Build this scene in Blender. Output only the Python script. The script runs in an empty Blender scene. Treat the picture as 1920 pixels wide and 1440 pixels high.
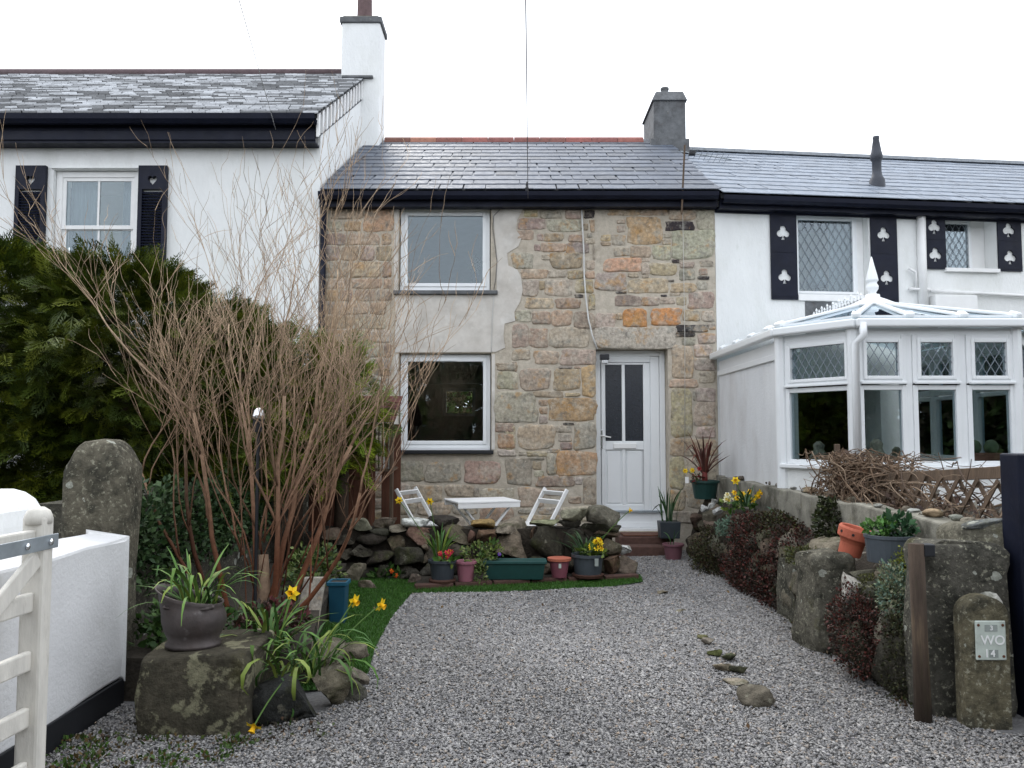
import bpy, bmesh, math, random
import numpy as np
from mathutils import Vector, Matrix

R = math.radians
scene = bpy.context.scene
col = scene.collection
rnd = random.Random(7)

# ------------------------------------------------------------------ camera, sky, sun, exposure
FPX = 1530.0
CAM = Vector((0, 0, 1.4))
PITCH = R(3.55)
cam_data = bpy.data.cameras.new('camera')
cam_data.sensor_width = 36.0
cam_data.lens = 36.0 * FPX / 1920.0
cam_data.clip_end = 2000
cam = bpy.data.objects.new('camera', cam_data)
cam.location = CAM
cam.rotation_euler = (R(90) + PITCH, 0, 0)
col.objects.link(cam)
scene.camera = cam

SUN_EL, SUN_AZ = R(46), R(-24)          # behind the houses, to the right
world = bpy.data.worlds.new('World')
scene.world = world
world.use_nodes = True
wn, wl = world.node_tree.nodes, world.node_tree.links
wn.clear()
sky = wn.new('ShaderNodeTexSky'); sky.sky_type = 'NISHITA'; sky.sun_disc = False
sky.sun_elevation = SUN_EL; sky.sun_rotation = SUN_AZ
sky.air_density = 1.0; sky.dust_density = 4.0
hs = wn.new('ShaderNodeHueSaturation'); hs.inputs['Saturation'].default_value = 0.35
cloud = wn.new('ShaderNodeRGB'); cloud.outputs[0].default_value = (9.9, 10.4, 11.2, 1)   # even overcast deck
mx = wn.new('ShaderNodeMix'); mx.data_type = 'RGBA'; mx.inputs[0].default_value = 0.85
bg = wn.new('ShaderNodeBackground'); bg.inputs['Strength'].default_value = 0.12
wo = wn.new('ShaderNodeOutputWorld')
wl.new(sky.outputs[0], hs.inputs['Color']); wl.new(hs.outputs[0], mx.inputs[6]); wl.new(cloud.outputs[0], mx.inputs[7])
wl.new(mx.outputs[2], bg.inputs['Color']); wl.new(bg.outputs[0], wo.inputs['Surface'])

sun_data = bpy.data.lights.new('sun', 'SUN')
sun_data.energy = 1.0; sun_data.angle = R(24); sun_data.color = (1, .96, .9)
sun = bpy.data.objects.new('sun', sun_data); col.objects.link(sun)
sdir = Vector((math.sin(SUN_AZ) * math.cos(SUN_EL), math.cos(SUN_AZ) * math.cos(SUN_EL), math.sin(SUN_EL)))
sun.rotation_euler = sdir.to_track_quat('Z', 'Y').to_euler()
vs = scene.view_settings
vs.view_transform = 'Standard'; vs.look = 'None'; vs.gamma = 1.0; vs.exposure = 0.78; vs.use_curve_mapping = False
scene.cycles.max_bounces = 8; scene.cycles.transparent_max_bounces = 16

# ------------------------------------------------------------------ helpers: geometry of the place
CT, ST = math.cos(PITCH), math.sin(PITCH)
def ray(x, y):
    a, b = (x - 960) / FPX, (720 - y) / FPX
    return Vector((a, CT - b * ST, ST + b * CT))
def at(x, y, Y):
    d = ray(x, y); return CAM + d * (Y / d.y)
def gp(x, y, z=0.0):
    d = ray(x, y); return CAM + d * ((z - CAM.z) / d.z)

class Frame:
    """a facade: u runs right along it, b back into the house, z up"""
    def __init__(s, ox, oy, ang=0.0):
        s.o = Vector((ox, oy, 0)); s.u = Vector((math.cos(ang), math.sin(ang), 0)); s.n = Vector((-math.sin(ang), math.cos(ang), 0))
    def W(s, u, b, z): return s.o + s.u * u + s.n * b + Vector((0, 0, z))
    def uz(s, x, y, b=0.0):
        d = ray(x, y); t = (b - (CAM - s.o).dot(s.n)) / d.dot(s.n); p = CAM + d * t
        return ((p - s.o).dot(s.u), p.z)
    def rect(s, x0, y0, x1, y1, b=0.0):
        xm, ym = (x0 + x1) / 2, (y0 + y1) / 2
        return (s.uz(x0, ym, b)[0], s.uz(x1, ym, b)[0], s.uz(xm, y1, b)[1], s.uz(xm, y0, b)[1])   # u0 u1 z0 z1

def root_loc(o):
    while o.parent: o = o.parent
    return o.location
class MB:
    def __init__(s): s.v = []; s.f = []; s.c = []
    def add(s, vs_, fs_, c=None):
        n = len(s.v); s.v += [tuple(v) for v in vs_]; s.f += [tuple(i + n for i in f) for f in fs_]
        if c is not None: s.c += [c] * len(vs_)
        return s
    def hexa(s, p, c=None):   # 8 points: bottom 4, top 4
        return s.add(p, [(0, 3, 2, 1), (4, 5, 6, 7), (0, 1, 5, 4), (1, 2, 6, 5), (2, 3, 7, 6), (3, 0, 4, 7)], c)
    def box(s, x0, x1, y0, y1, z0, z1, c=None):
        return s.hexa([(x0, y0, z0), (x1, y0, z0), (x1, y1, z0), (x0, y1, z0), (x0, y0, z1), (x1, y0, z1), (x1, y1, z1), (x0, y1, z1)], c)
    def fbox(s, F, u0, u1, b0, b1, z0, z1):
        return s.hexa([F.W(u0, b0, z0), F.W(u1, b0, z0), F.W(u1, b1, z0), F.W(u0, b1, z0), F.W(u0, b0, z1), F.W(u1, b0, z1), F.W(u1, b1, z1), F.W(u0, b1, z1)])
    def bar(s, p, q, w, h, up=(0, 0, 1)):
        p, q = Vector(p), Vector(q); d = (q - p).normalized(); up = Vector(up)
        sd = d.cross(up)
        sd = Vector((1, 0, 0)) if sd.length < 1e-5 else sd.normalized()
        n = sd.cross(d).normalized(); a, b = sd * w / 2, n * h / 2
        return s.hexa([p - a - b, p + a - b, p + a + b, p - a + b, q - a - b, q + a - b, q + a + b, q - a + b])
    def ring(s, F, u0, u1, z0, z1, w, b0, b1, wb=None, wt=None):
        wb = w if wb is None else wb; wt = w if wt is None else wt
        s.fbox(F, u0, u0 + w, b0, b1, z0, z1); s.fbox(F, u1 - w, u1, b0, b1, z0, z1)
        s.fbox(F, u0 + w, u1 - w, b0 + .0015, b1, z0, z0 + wb); s.fbox(F, u0 + w, u1 - w, b0 + .0015, b1, z1 - wt, z1)
        return s
    def tube(s, pts, rad, n=6, c=None, cap=True):
        pts = [Vector(p) for p in pts]; k = len(pts)
        if not hasattr(rad, '__len__'): rad = [rad] * k
        base = len(s.v); ref = Vector((.31, .87, .37))
        for i, p in enumerate(pts):
            d = (pts[min(i + 1, k - 1)] - pts[max(i - 1, 0)])
            if d.length < 1e-7: d = Vector((0, 0, 1))
            d.normalize(); a = d.cross(ref)
            if a.length < .05: a = d.cross(Vector((1, 0, 0)))
            a.normalize(); b = d.cross(a)
            for j in range(n):
                t = 2 * math.pi * j / n; s.v.append(tuple(p + (a * math.cos(t) + b * math.sin(t)) * rad[i]))
            if c is not None: s.c += [c[i] if isinstance(c, list) else c] * n
        for i in range(k - 1):
            for j in range(n):
                j2 = (j + 1) % n; s.f.append((base + i * n + j, base + i * n + j2, base + (i + 1) * n + j2, base + (i + 1) * n + j))
        if cap:
            s.f.append(tuple(base + j for j in range(n - 1, -1, -1))); s.f.append(tuple(base + (k - 1) * n + j for j in range(n)))
        return s
    def lathe(s, prof, cen, n=20, M=None, c=None):
        base = len(s.v); cen = Vector(cen)
        for r, z in prof:
            for j in range(n):
                t = 2 * math.pi * j / n; p = Vector((r * math.cos(t), r * math.sin(t), z))
                if M is not None: p = M @ p
                s.v.append(tuple(cen + p))
            if c is not None: s.c += [c] * n
        for i in range(len(prof) - 1):
            for j in range(n):
                j2 = (j + 1) % n; s.f.append((base + i * n + j, base + i * n + j2, base + (i + 1) * n + j2, base + (i + 1) * n + j))
        s.f.append(tuple(base + j for j in range(n - 1, -1, -1))); s.f.append(tuple(base + (len(prof) - 1) * n + j for j in range(n)))
        return s
    def build(s, name, m, parent=None, smooth=False, color=None, bevel=0, local=False, seg=2, autosm=None):
        me = bpy.data.meshes.new(name)
        off = Vector((0, 0, 0)) if (parent is None or local) else root_loc(parent)
        me.from_pydata([(v[0] - off.x, v[1] - off.y, v[2] - off.z) for v in s.v], [], s.f); me.update()
        if len(s.c) == len(s.v) and s.c:
            a = me.color_attributes.new('Col', 'FLOAT_COLOR', 'POINT')
            a.data.foreach_set('color', np.array([(c[0], c[1], c[2], 1) for c in s.c], dtype=np.float32).ravel())
        return finish(name, me, m, parent, smooth, color, bevel, seg)
def finish(name, me, m, parent=None, smooth=False, color=None, bevel=0, seg=2):
    o = bpy.data.objects.new(name, me); col.objects.link(o); me.materials.append(m)
    if smooth: me.polygons.foreach_set('use_smooth', [True] * len(me.polygons))
    if parent: o.parent = parent
    if color: o.color = (color[0], color[1], color[2], 1)
    if bevel:
        b = o.modifiers.new('bevel', 'BEVEL'); b.width = bevel; b.segments = seg; b.limit_method = 'ANGLE'; b.angle_limit = R(40)
    return o
def mesh_np(name, V, Fc, m, parent=None, vcol=None, smooth=False, color=None, local=False):
    V = np.asarray(V, dtype=np.float32); Fc = np.asarray(Fc, dtype=np.int32)
    if parent is not None and not local:
        l = root_loc(parent); V = V - np.array([l.x, l.y, l.z], dtype=np.float32)
    me = bpy.data.meshes.new(name); n, k = Fc.shape
    me.vertices.add(len(V)); me.vertices.foreach_set('co', V.ravel())
    me.loops.add(n * k); me.loops.foreach_set('vertex_index', Fc.ravel())
    me.polygons.add(n); me.polygons.foreach_set('loop_start', np.arange(0, n * k, k, dtype=np.int32))
    me.update(calc_edges=True)
    if vcol is not None:
        a = me.color_attributes.new('Col', 'FLOAT_COLOR', 'POINT')
        rgba = np.ones((len(V), 4), dtype=np.float32); rgba[:, :3] = vcol; a.data.foreach_set('color', rgba.ravel())
    return finish(name, me, m, parent, smooth, color)
def thing(name, label, cat, loc=(0, 0, 0), rz=0.0, group=None):
    o = bpy.data.objects.new(name, None); col.objects.link(o); o.location = loc; o.rotation_euler = (0, 0, rz)
    o.empty_display_size = .1
    o['label'] = label; o['category'] = cat
    if group: o['group'] = group
    return o
def tag(o, label=None, cat=None, group=None, kind=None):
    if label: o['label'] = label
    if cat: o['category'] = cat
    if group: o['group'] = group
    if kind: o['kind'] = kind
    return o
def copy_tree(o, parent=None):
    c = o.copy(); col.objects.link(c); c.parent = parent
    for ch in list(o.children): copy_tree(ch, c)
    return c

# ------------------------------------------------------------------ helpers: materials
def mat(name, base=(.5, .5, .5), rough=.7, var=.2, scale=6, bump=.15, bscale=40, src=None, metal=0, spec=.4, stains=(), rvar=0.0, bdist=.01, stretch=None, spots=None):
    m = bpy.data.materials.new(name); m.use_nodes = True
    nt = m.node_tree; N, L = nt.nodes, nt.links
    b = N['Principled BSDF']; b.inputs['Metallic'].default_value = metal; b.inputs['Specular IOR Level'].default_value = spec
    geo = N.new('ShaderNodeNewGeometry'); pos = geo.outputs['Position']
    if stretch:
        vm = N.new('ShaderNodeVectorMath'); vm.operation = 'MULTIPLY'; vm.inputs[1].default_value = stretch; L.new(pos, vm.inputs[0]); pos = vm.outputs[0]
    if src == 'obj': oi = N.new('ShaderNodeObjectInfo'); c = oi.outputs['Color']
    elif src == 'vcol':
        at_ = N.new('ShaderNodeAttribute'); at_.attribute_name = 'Col'; c = at_.outputs['Color']
    else:
        rgb = N.new('ShaderNodeRGB'); rgb.outputs[0].default_value = (*base, 1); c = rgb.outputs[0]
    def noise(sc, det=6, off=0.0, rg=.6):
        v = pos
        if off:
            a = N.new('ShaderNodeVectorMath'); a.operation = 'ADD'; a.inputs[1].default_value = (off, off * .7, -off); L.new(pos, a.inputs[0]); v = a.outputs[0]
        t = N.new('ShaderNodeTexNoise'); t.inputs['Scale'].default_value = sc; t.inputs['Detail'].default_value = det; t.inputs['Roughness'].default_value = rg
        L.new(v, t.inputs['Vector']); return t.outputs['Fac']
    def mapr(v, a, b_, c_, d):
        r = N.new('ShaderNodeMapRange'); r.inputs[1].default_value = a; r.inputs[2].default_value = b_; r.inputs[3].default_value = c_; r.inputs[4].default_value = d
        L.new(v, r.inputs[0]); return r.outputs[0]
    for i, (sc_col, sc, lo, hi, amt) in enumerate(stains):
        f = mapr(noise(sc, 8, 3.7 * (i + 1), .65), lo, hi, 0, amt)
        x = N.new('ShaderNodeMix'); x.data_type = 'RGBA'; L.new(f, x.inputs[0]); L.new(c, x.inputs[6]); x.inputs[7].default_value = (*sc_col, 1); c = x.outputs[2]
    if spots:
        vo = N.new('ShaderNodeTexVoronoi'); vo.inputs['Scale'].default_value = spots[1]
        dn = N.new('ShaderNodeTexNoise'); dn.inputs['Scale'].default_value = spots[1] * 3; L.new(pos, dn.inputs['Vector'])
        ds_ = N.new('ShaderNodeVectorMath'); ds_.operation = 'MULTIPLY_ADD'; L.new(dn.outputs['Color'], ds_.inputs[0]); ds_.inputs[1].default_value = (.35 / spots[1],) * 3; L.new(pos, ds_.inputs[2]); L.new(ds_.outputs[0], vo.inputs['Vector'])
        sp = N.new('ShaderNodeSeparateColor'); L.new(vo.outputs['Color'], sp.inputs[0])
        rm = mapr(sp.outputs[0], 1 - spots[3], 1.0, 0.0, spots[2]); lt = N.new('ShaderNodeMath'); lt.operation = 'LESS_THAN'; L.new(vo.outputs['Distance'], lt.inputs[0]); L.new(rm, lt.inputs[1])
        sc_ = N.new('ShaderNodeMath'); sc_.operation = 'MULTIPLY'; L.new(lt.outputs[0], sc_.inputs[0]); sc_.inputs[1].default_value = .8
        x = N.new('ShaderNodeMix'); x.data_type = 'RGBA'; L.new(sc_.outputs[0], x.inputs[0]); L.new(c, x.inputs[6]); x.inputs[7].default_value = (*spots[0], 1); c = x.outputs[2]
    if var:
        f = mapr(noise(scale), .25, .75, 1 - var, 1 + var)
        x = N.new('ShaderNodeVectorMath'); x.operation = 'SCALE'; L.new(c, x.inputs[0]); L.new(f, x.inputs['Scale']); c = x.outputs[0]
    L.new(c, b.inputs['Base Color'])
    if rvar: L.new(mapr(noise(scale * 1.7, 4, 9.1), .3, .7, max(.03, rough - rvar), min(1, rough + rvar)), b.inputs['Roughness'])
    else: b.inputs['Roughness'].default_value = rough
    if bump:
        bp = N.new('ShaderNodeBump'); bp.inputs['Strength'].default_value = bump; bp.inputs['Distance'].default_value = bdist
        L.new(noise(bscale, 8, 1.3, .65), bp.inputs['Height']); L.new(bp.outputs[0], b.inputs['Normal'])
    return m
def glass(name, tint=(.8, .85, .85), refl=1.0, rough=0.0):
    m = bpy.data.materials.new(name); m.use_nodes = True; N, L = m.node_tree.nodes, m.node_tree.links; N.clear()
    o = N.new('ShaderNodeOutputMaterial'); t = N.new('ShaderNodeBsdfTransparent'); t.inputs[0].default_value = (*tint, 1)
    g = N.new('ShaderNodeBsdfGlossy'); g.inputs['Color'].default_value = (.84, .93, 1, 1); g.inputs['Roughness'].default_value = rough
    fr = N.new('ShaderNodeFresnel'); fr.inputs[0].default_value = 1.55
    mu = N.new('ShaderNodeMath'); mu.operation = 'MULTIPLY'; mu.inputs[1].default_value = refl; mu.use_clamp = True
    mi = N.new('ShaderNodeMixShader'); L.new(fr.outputs[0], mu.inputs[0]); L.new(mu.outputs[0], mi.inputs[0]); L.new(t.outputs[0], mi.inputs[1]); L.new(g.outputs[0], mi.inputs[2]); L.new(mi.outputs[0], o.inputs[0])
    return m

M = {}
M['stone'] = mat('granite stone', src='obj', rough=.92, var=.42, scale=26, bump=.6, bscale=60, bdist=.012, spec=.15,
                 stains=[((.46, .41, .335), 7, .5, .6, .55), ((.42, .24, .09), 6, .57, .66, .6), ((.30, .29, .25), 8, .54, .62, .6), ((.17, .145, .12), 12, .56, .66, .6), ((.52, .48, .42), 34, .6, .68, .55), ((.13, .11, .09), 48, .6, .68, .5)])
M['rock'] = mat('garden rock', src='obj', rough=.92, var=.5, scale=18, bump=.9, bscale=28, bdist=.03, spec=.2,
                stains=[((.05, .055, .02), 6, .52, .66, .65), ((.26, .25, .19), 12, .6, .68, .6), ((.03, .028, .022), 9, .55, .7, .6)])
M['granite'] = mat('lichened granite', src='obj', rough=.95, var=.45, scale=30, bump=.8, bscale=45, bdist=.02, spec=.15,
                   stains=[((.03, .03, .024), 5, .48, .6, .75), ((.30, .29, .22), 40, .56, .63, .7), ((.09, .085, .02), 4, .6, .72, .5)], spots=((.36, .37, .32), 11, .42, .3))
M['lichen_block'] = mat('crusty lichen granite', src='obj', rough=.95, var=.4, scale=30, bump=.9, bscale=40, bdist=.02, spec=.15,
                   stains=[((.02, .02, .014), 5, .42, .6, .6), ((.21, .20, .13), 6.5, .53, .57, .85), ((.06, .055, .015), 4, .6, .72, .5)])
M['mortar'] = mat('lime mortar', (.47, .42, .345), rough=.95, var=.2, scale=14, bump=.7, bscale=50, spec=.15, stains=[((.36, .31, .245), 4, .48, .7, .6), ((.56, .52, .45), 13, .56, .7, .5), ((.28, .24, .19), 24, .6, .7, .4)])
M['render'] = mat('grey render patch', (.56, .53, .485), rough=.95, var=.12, scale=5, bump=.25, bscale=30, spec=.15, stains=[((.42, .385, .34), 3, .46, .68, .75), ((.66, .64, .6), 6, .52, .68, .6)])
M['white_render'] = mat('white painted render', (.79, .80, .79), rough=.85, var=.06, scale=3, bump=.55, bscale=30, spec=.25, bdist=.014, stretch=(1, 1, .45), stains=[((.60, .61, .56), 2.2, .52, .75, .5), ((.55, .57, .52), 7, .62, .75, .4), ((.42, .43, .38), 15, .7, .78, .4)])
M['white_dirty'] = mat('weathered white render', (.70, .71, .72), rough=.9, var=.08, scale=4, bump=.6, bscale=70, spec=.2, stains=[((.50, .47, .45), 2.2, .5, .75, .55), ((.32, .34, .30), 9, .66, .78, .4)], stretch=(1, 1, .5))
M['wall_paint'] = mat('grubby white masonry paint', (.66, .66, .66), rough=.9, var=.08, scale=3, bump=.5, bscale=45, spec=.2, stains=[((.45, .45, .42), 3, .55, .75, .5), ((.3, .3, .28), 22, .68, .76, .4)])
M['upvc'] = mat('white upvc', (.78, .80, .81), rough=.3, var=.03, scale=4, bump=0, spec=.5, stains=[((.62, .62, .6), 5, .62, .8, .35)])
M['white_paint'] = mat('white paint', (.80, .80, .79), rough=.5, var=.05, scale=8, bump=.1, bscale=30, stains=[((.5, .48, .44), 14, .66, .75, .4)])
M['gate_paint'] = mat('weathered gate timber', (.60, .575, .52), rough=.8, var=.18, scale=18, bump=.4, bscale=60, spec=.2, stretch=(1, 1, .25), stains=[((.22, .2, .17), 14, .6, .72, .6), ((.66, .63, .56), 7, .5, .65, .5)])
M['black_paint'] = mat('blue black paint', (.007, .009, .02), rough=.5, var=.3, scale=5, bump=.12, bscale=25, rvar=.1, spec=.2)
M['slate'] = mat('roof slate', src='obj', rough=.55, var=.25, scale=9, bump=.25, bscale=30, spec=.6, rvar=.12, stains=[((.13, .14, .14), 9, .56, .7, .5), ((.035, .038, .045), 14, .58, .7, .5)])
M['slate_v'] = mat('roof slate with painted gleam', src='vcol', rough=.38, var=.2, scale=9, bump=.2, bscale=30, spec=.6, rvar=.15)  # vertex colour holds the left roof's painted gleam
M['under'] = mat('roof felt', (.02, .022, .025), rough=.9, bump=0)
M['ridge'] = mat('terracotta ridge', src='obj', rough=.85, var=.25, scale=14, bump=.3, bscale=40, stains=[((.08, .06, .05), 8, .56, .7, .5)])
M['cement'] = mat('dark cement render', (.125, .13, .135), rough=.92, var=.35, scale=10, bump=.6, bscale=30, stains=[((.06, .055, .055), 5, .5, .66, .6), ((.22, .15, .1), 12, .66, .74, .5), ((.26, .26, .24), 16, .64, .7, .5)])
M['concrete'] = mat('mossy concrete', (.25, .24, .20), rough=.95, var=.3, scale=8, bump=.6, bscale=40, stains=[((.045, .042, .03), 3.5, .47, .62, .75), ((.10, .09, .04), 9, .56, .7, .5), ((.38, .37, .33), 20, .66, .72, .5)])
M['glass'] = glass('window glass', (.86, .9, .9), 1.6)
M['glass_roof'] = glass('conservatory roof glass', (.82, .87, .87), 1.2)
M['lead'] = mat('leading', (.20, .23, .26), rough=.5, var=.1, bump=0, metal=.2)
M['obscure'] = mat('obscured glass', (.018, .022, .03), rough=.18, var=.5, scale=70, bump=.3, bscale=90, spec=.6, stains=[((.10, .12, .14), 130, .63, .68, .6)])
M['room'] = mat('room plaster', (.5, .5, .47), rough=.9, bump=0, var=.1)
M['cloth'] = mat('curtain cloth', (.28, .31, .33), rough=.9, bump=0, var=.1)
M['vcol'] = mat('leaf', src='vcol', rough=.55, var=.25, scale=12, bump=0, spec=.3)
M['vmatte'] = mat('bark', src='vcol', rough=.85, var=.3, scale=30, bump=.4, bscale=80, spec=.2, bdist=.004)
M['gravel'] = mat('granite chippings', src='vcol', rough=.85, var=.15, scale=60, bump=0, spec=.25)
M['ground'] = mat('compacted grit', (.16, .157, .157), rough=.95, var=.4, scale=60, bump=.6, bscale=120, stains=[((.06, .055, .045), 2, .5, .7, .6)])
M['soil'] = mat('garden soil', (.035, .028, .02), rough=.95, var=.4, scale=20, bump=.8, bscale=40, bdist=.03)
M['turf'] = mat('turf base', (.028, .08, .012), rough=.9, var=.3, scale=20, bump=.5, bscale=90)
M['road'] = mat('asphalt', (.055, .055, .056), rough=.9, var=.25, scale=30, bump=.3, bscale=120)
M['plastic'] = mat('plastic pot', src='obj', rough=.5, var=.15, scale=10, bump=.05, stains=[((.16, .15, .13), 9, .6, .75, .35)])
M['terra'] = mat('terracotta', src='obj', rough=.8, var=.15, scale=12, bump=.2, bscale=60, stains=[((.3, .27, .23), 9, .62, .74, .35)])
M['metal'] = mat('galvanised metal', (.35, .39, .42), rough=.45, var=.2, scale=12, bump=.1, metal=.55)
M['copper'] = mat('tarnished copper', (.075, .063, .06), rough=.5, var=.35, scale=10, bump=.3, bscale=20, metal=.45, stains=[((.2, .19, .19), 18, .6, .7, .45), ((.05, .035, .03), 6, .5, .68, .6)])
M['wood'] = mat('stained timber', (.10, .038, .02), rough=.7, var=.35, scale=7, bump=.35, bscale=30, stretch=(3, 3, .35))
M['grey_wood'] = mat('weathered timber', (.11, .075, .05), rough=.9, var=.4, scale=16, bump=.6, bscale=50, stretch=(1.5, 1.5, .3), stains=[((.05, .04, .03), 7, .5, .65, .6)])
M['post_wood'] = mat('old dark post timber', (.06, .042, .03), rough=.95, var=.5, scale=14, bump=.9, bscale=40, stretch=(2, 2, .2), stains=[((.14, .10, .06), 9, .55, .66, .6), ((.05, .06, .02), 5, .6, .7, .6)])
M['vent'] = mat('grey vent clay', (.045, .05, .062), rough=.6, var=.3, scale=9, bump=.1)
M['brick'] = mat('dark edging brick', (.085, .045, .035), rough=.9, var=.35, scale=18, bump=.4, bscale=60)
M['wire'] = mat('cable', src='obj', rough=.6, var=.1, bump=0)
M['dark'] = mat('dark plastic', (.012, .013, .016), rough=.5, var=.2, bump=.05)
M['sign'] = mat('weathered sign enamel', (.47, .52, .47), rough=.55, var=.15, scale=20, bump=.1, stains=[((.28, .3, .26), 12, .56, .68, .5)])
M['sign_panel'] = mat('faded sign panel', (.27, .30, .28), rough=.6, var=.15, bump=0)
M['rust'] = mat('rust', (.11, .045, .025), rough=.9, var=.3, scale=40)
M['petal'] = mat('petal', src='obj', rough=.6, var=.08, scale=40, bump=0, spec=.3)
M['petal_v'] = mat('petals', src='vcol', rough=.6, var=.08, scale=40, bump=0, spec=.3)
M['chrome'] = mat('shiny steel', (.75, .76, .77), rough=.18, var=.1, bump=0, metal=.9)

# ------------------------------------------------------------------ the ground
def sheet(name, pts, z, m, kind='structure'):
    mb = MB(); mb.add([(p[0], p[1], z) for p in pts], [tuple(range(len(pts)))])
    return tag(mb.build(name, m), kind=kind)
sheet('ground', [(-300, -300), (300, -300), (300, 300), (-300, 300)], -.02, M['road'])
sheet('driveway', [(-2.3, 1.2), (2.9, 1.2), (2.75, 9.95), (-2.9, 9.95), (-2.9, 4.4)], -.004, M['ground'])
sheet('patio', [(-2.3, 8.25), (1.05, 8.25), (1.05, 10.08), (-2.3, 10.08)], .004, M['concrete'])

# ------------------------------------------------------------------ wall, window and roof builders
def wall_open(F, u0, u1, z0, z1, ops, b0, b1):
    us = sorted({u0, u1, *[o[0] for o in ops], *[o[1] for o in ops]}); zs = sorted({z0, z1, *[o[2] for o in ops], *[o[3] for o in ops]})
    def solid(i, j):
        if i < 0 or j < 0 or i >= len(us) - 1 or j >= len(zs) - 1: return False
        uc, zc = (us[i] + us[i + 1]) / 2, (zs[j] + zs[j + 1]) / 2
        return not any(o[0] < uc < o[1] and o[2] < zc < o[3] for o in ops)
    mb = MB(); W = F.W
    def q(a, b, c, d): mb.add([a, b, c, d], [(0, 1, 2, 3)])
    for i in range(len(us) - 1):
        for j in range(len(zs) - 1):
            if not solid(i, j): continue
            a, b, c, d = us[i], us[i + 1], zs[j], zs[j + 1]
            q(W(a, b0, c), W(b, b0, c), W(b, b0, d), W(a, b0, d)); q(W(b, b1, c), W(a, b1, c), W(a, b1, d), W(b, b1, d))
            if not solid(i - 1, j): q(W(a, b1, c), W(a, b0, c), W(a, b0, d), W(a, b1, d))
            if not solid(i + 1, j): q(W(b, b0, c), W(b, b1, c), W(b, b1, d), W(b, b0, d))
            if not solid(i, j - 1): q(W(a, b1, c), W(b, b1, c), W(b, b0, c), W(a, b0, c))
            if not solid(i, j + 1): q(W(a, b0, d), W(b, b0, d), W(b, b1, d), W(a, b1, d))
    return mb
def upvc_window(F, parent, r, b, w=.05, sash=.045, name='window', sill=None, sill_m=None, trickle=False):
    u0, u1, z0, z1 = r
    win = MB().ring(F, u0, u1, z0, z1, w, b, b + .07).build(name, M['upvc'], parent, bevel=.004)
    s = MB().ring(F, u0 + w - .004, u1 - w + .004, z0 + w - .004, z1 - w + .004, sash, b - .012, b + .05)
    s.build('sash', M['upvc'], win, bevel=.006)
    d = w + sash - .012
    MB().fbox(F, u0 + d, u1 - d, b + .016, b + .024, z0 + d, z1 - d).build('pane', M['glass'], win)
    if trickle: MB().fbox(F, u0 + .28, u1 - .42, b - .024, b - .012, z1 - w - .032, z1 - w - .014).build('trickle_vent', M['upvc'], win)
    if sill:
        MB().fbox(F, sill[0], sill[1], sill[4], b + .05, sill[2], sill[3]).build('sill', sill_m, win, bevel=.008)
    return win
def slate_data(w, l, t, name='slate'):
    me = bpy.data.meshes.new(name)
    x = w / 2
    v = [(-x, 0, 0), (x, 0, 0), (x, l, 0), (-x, l, 0), (-x + .002, .004, t), (x - .002, .004, t), (x - .002, l, t), (-x + .002, l, t)]
    me.from_pydata(v, [], [(0, 3, 2, 1), (4, 5, 6, 7), (0, 1, 5, 4), (1, 2, 6, 5), (2, 3, 7, 6), (3, 0, 4, 7)]); me.update(); me.materials.append(M['slate'])
    return me
def lay_slates(F, roofo, u0f, u1f, b_e, z_e, b_r, z_r, rows, w, colf, seed=1, tilt_j=.003):
    """slates from eave (b_e,z_e) to ridge; u0f/u1f give the ends of a course at fraction t"""
    rn = random.Random(seed); L = math.hypot(b_r - b_e, z_r - z_e); g = L / rows
    sd = (F.n * (b_r - b_e) + Vector((0, 0, z_r - z_e))).normalized(); nn = F.u.cross(sd).normalized()
    root = root_loc(roofo); meshes = [slate_data(w * k - .006, g * 1.9, .009) for k in (.93, 1.0, 1.06)]
    half = slate_data(w * .55, g * 1.9, .009)
    for r in range(rows):
        t = r / rows; u0, u1 = u0f(t), u1f(t); n = max(1, int(round((u1 - u0) / w))); st = (u1 - u0) / n
        offs = (.5 if r % 2 else 0.0) + rn.uniform(-.12, .12)
        k = -1
        while True:
            k += 1; uc = u0 + (k + .5 - offs % 1) * st
            me = meshes[rn.randrange(3)]
            if uc - st * .5 >= u1 - .03: break
            if uc < u0 + st * .25: me = half; uc = u0 + w * .28
            if uc > u1 - st * .25: me = half; uc = u1 - w * .28
            p = F.W(uc, b_e, z_e) + sd * (r * g + rn.uniform(-.006, .006)) + nn * .022
            o = bpy.data.objects.new('slate', me); col.objects.link(o); o.parent = roofo
            rot = Matrix((F.u, sd, nn)).transposed().to_4x4()
            o.matrix_basis = Matrix.Translation(p - root) @ rot @ Matrix.Rotation(rn.gauss(0, .008), 4, 'Z') @ Matrix.Rotation(-.02 / g * .5 + rn.gauss(0, tilt_j), 4, 'X') @ Matrix.Rotation(rn.gauss(0, tilt_j), 4, 'Y')
            c = colf(rn, t, uc); o.color = (*c, 1)
def roof_slab(F, parent, u0e, u1e, u0r, u1r, b_e, z_e, b_r, z_r, name='roof', back=3.2):
    mb = MB(); t = Vector((0, 0, -.06)); bb = 2 * b_r - b_e
    p = [F.W(u0e, b_e, z_e), F.W(u1e, b_e, z_e), F.W(u1r, b_r, z_r), F.W(u0r, b_r, z_r)]
    mb.hexa([a + t for a in p] + p)
    p = [F.W(u0r, b_r, z_r), F.W(u1r, b_r, z_r), F.W(u1e, bb, z_e), F.W(u0e, bb, z_e)]
    mb.hexa([a + t for a in p] + [a - Vector((0, 0, .002)) for a in p])
    return mb.build(name, M['under'], parent)

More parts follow.
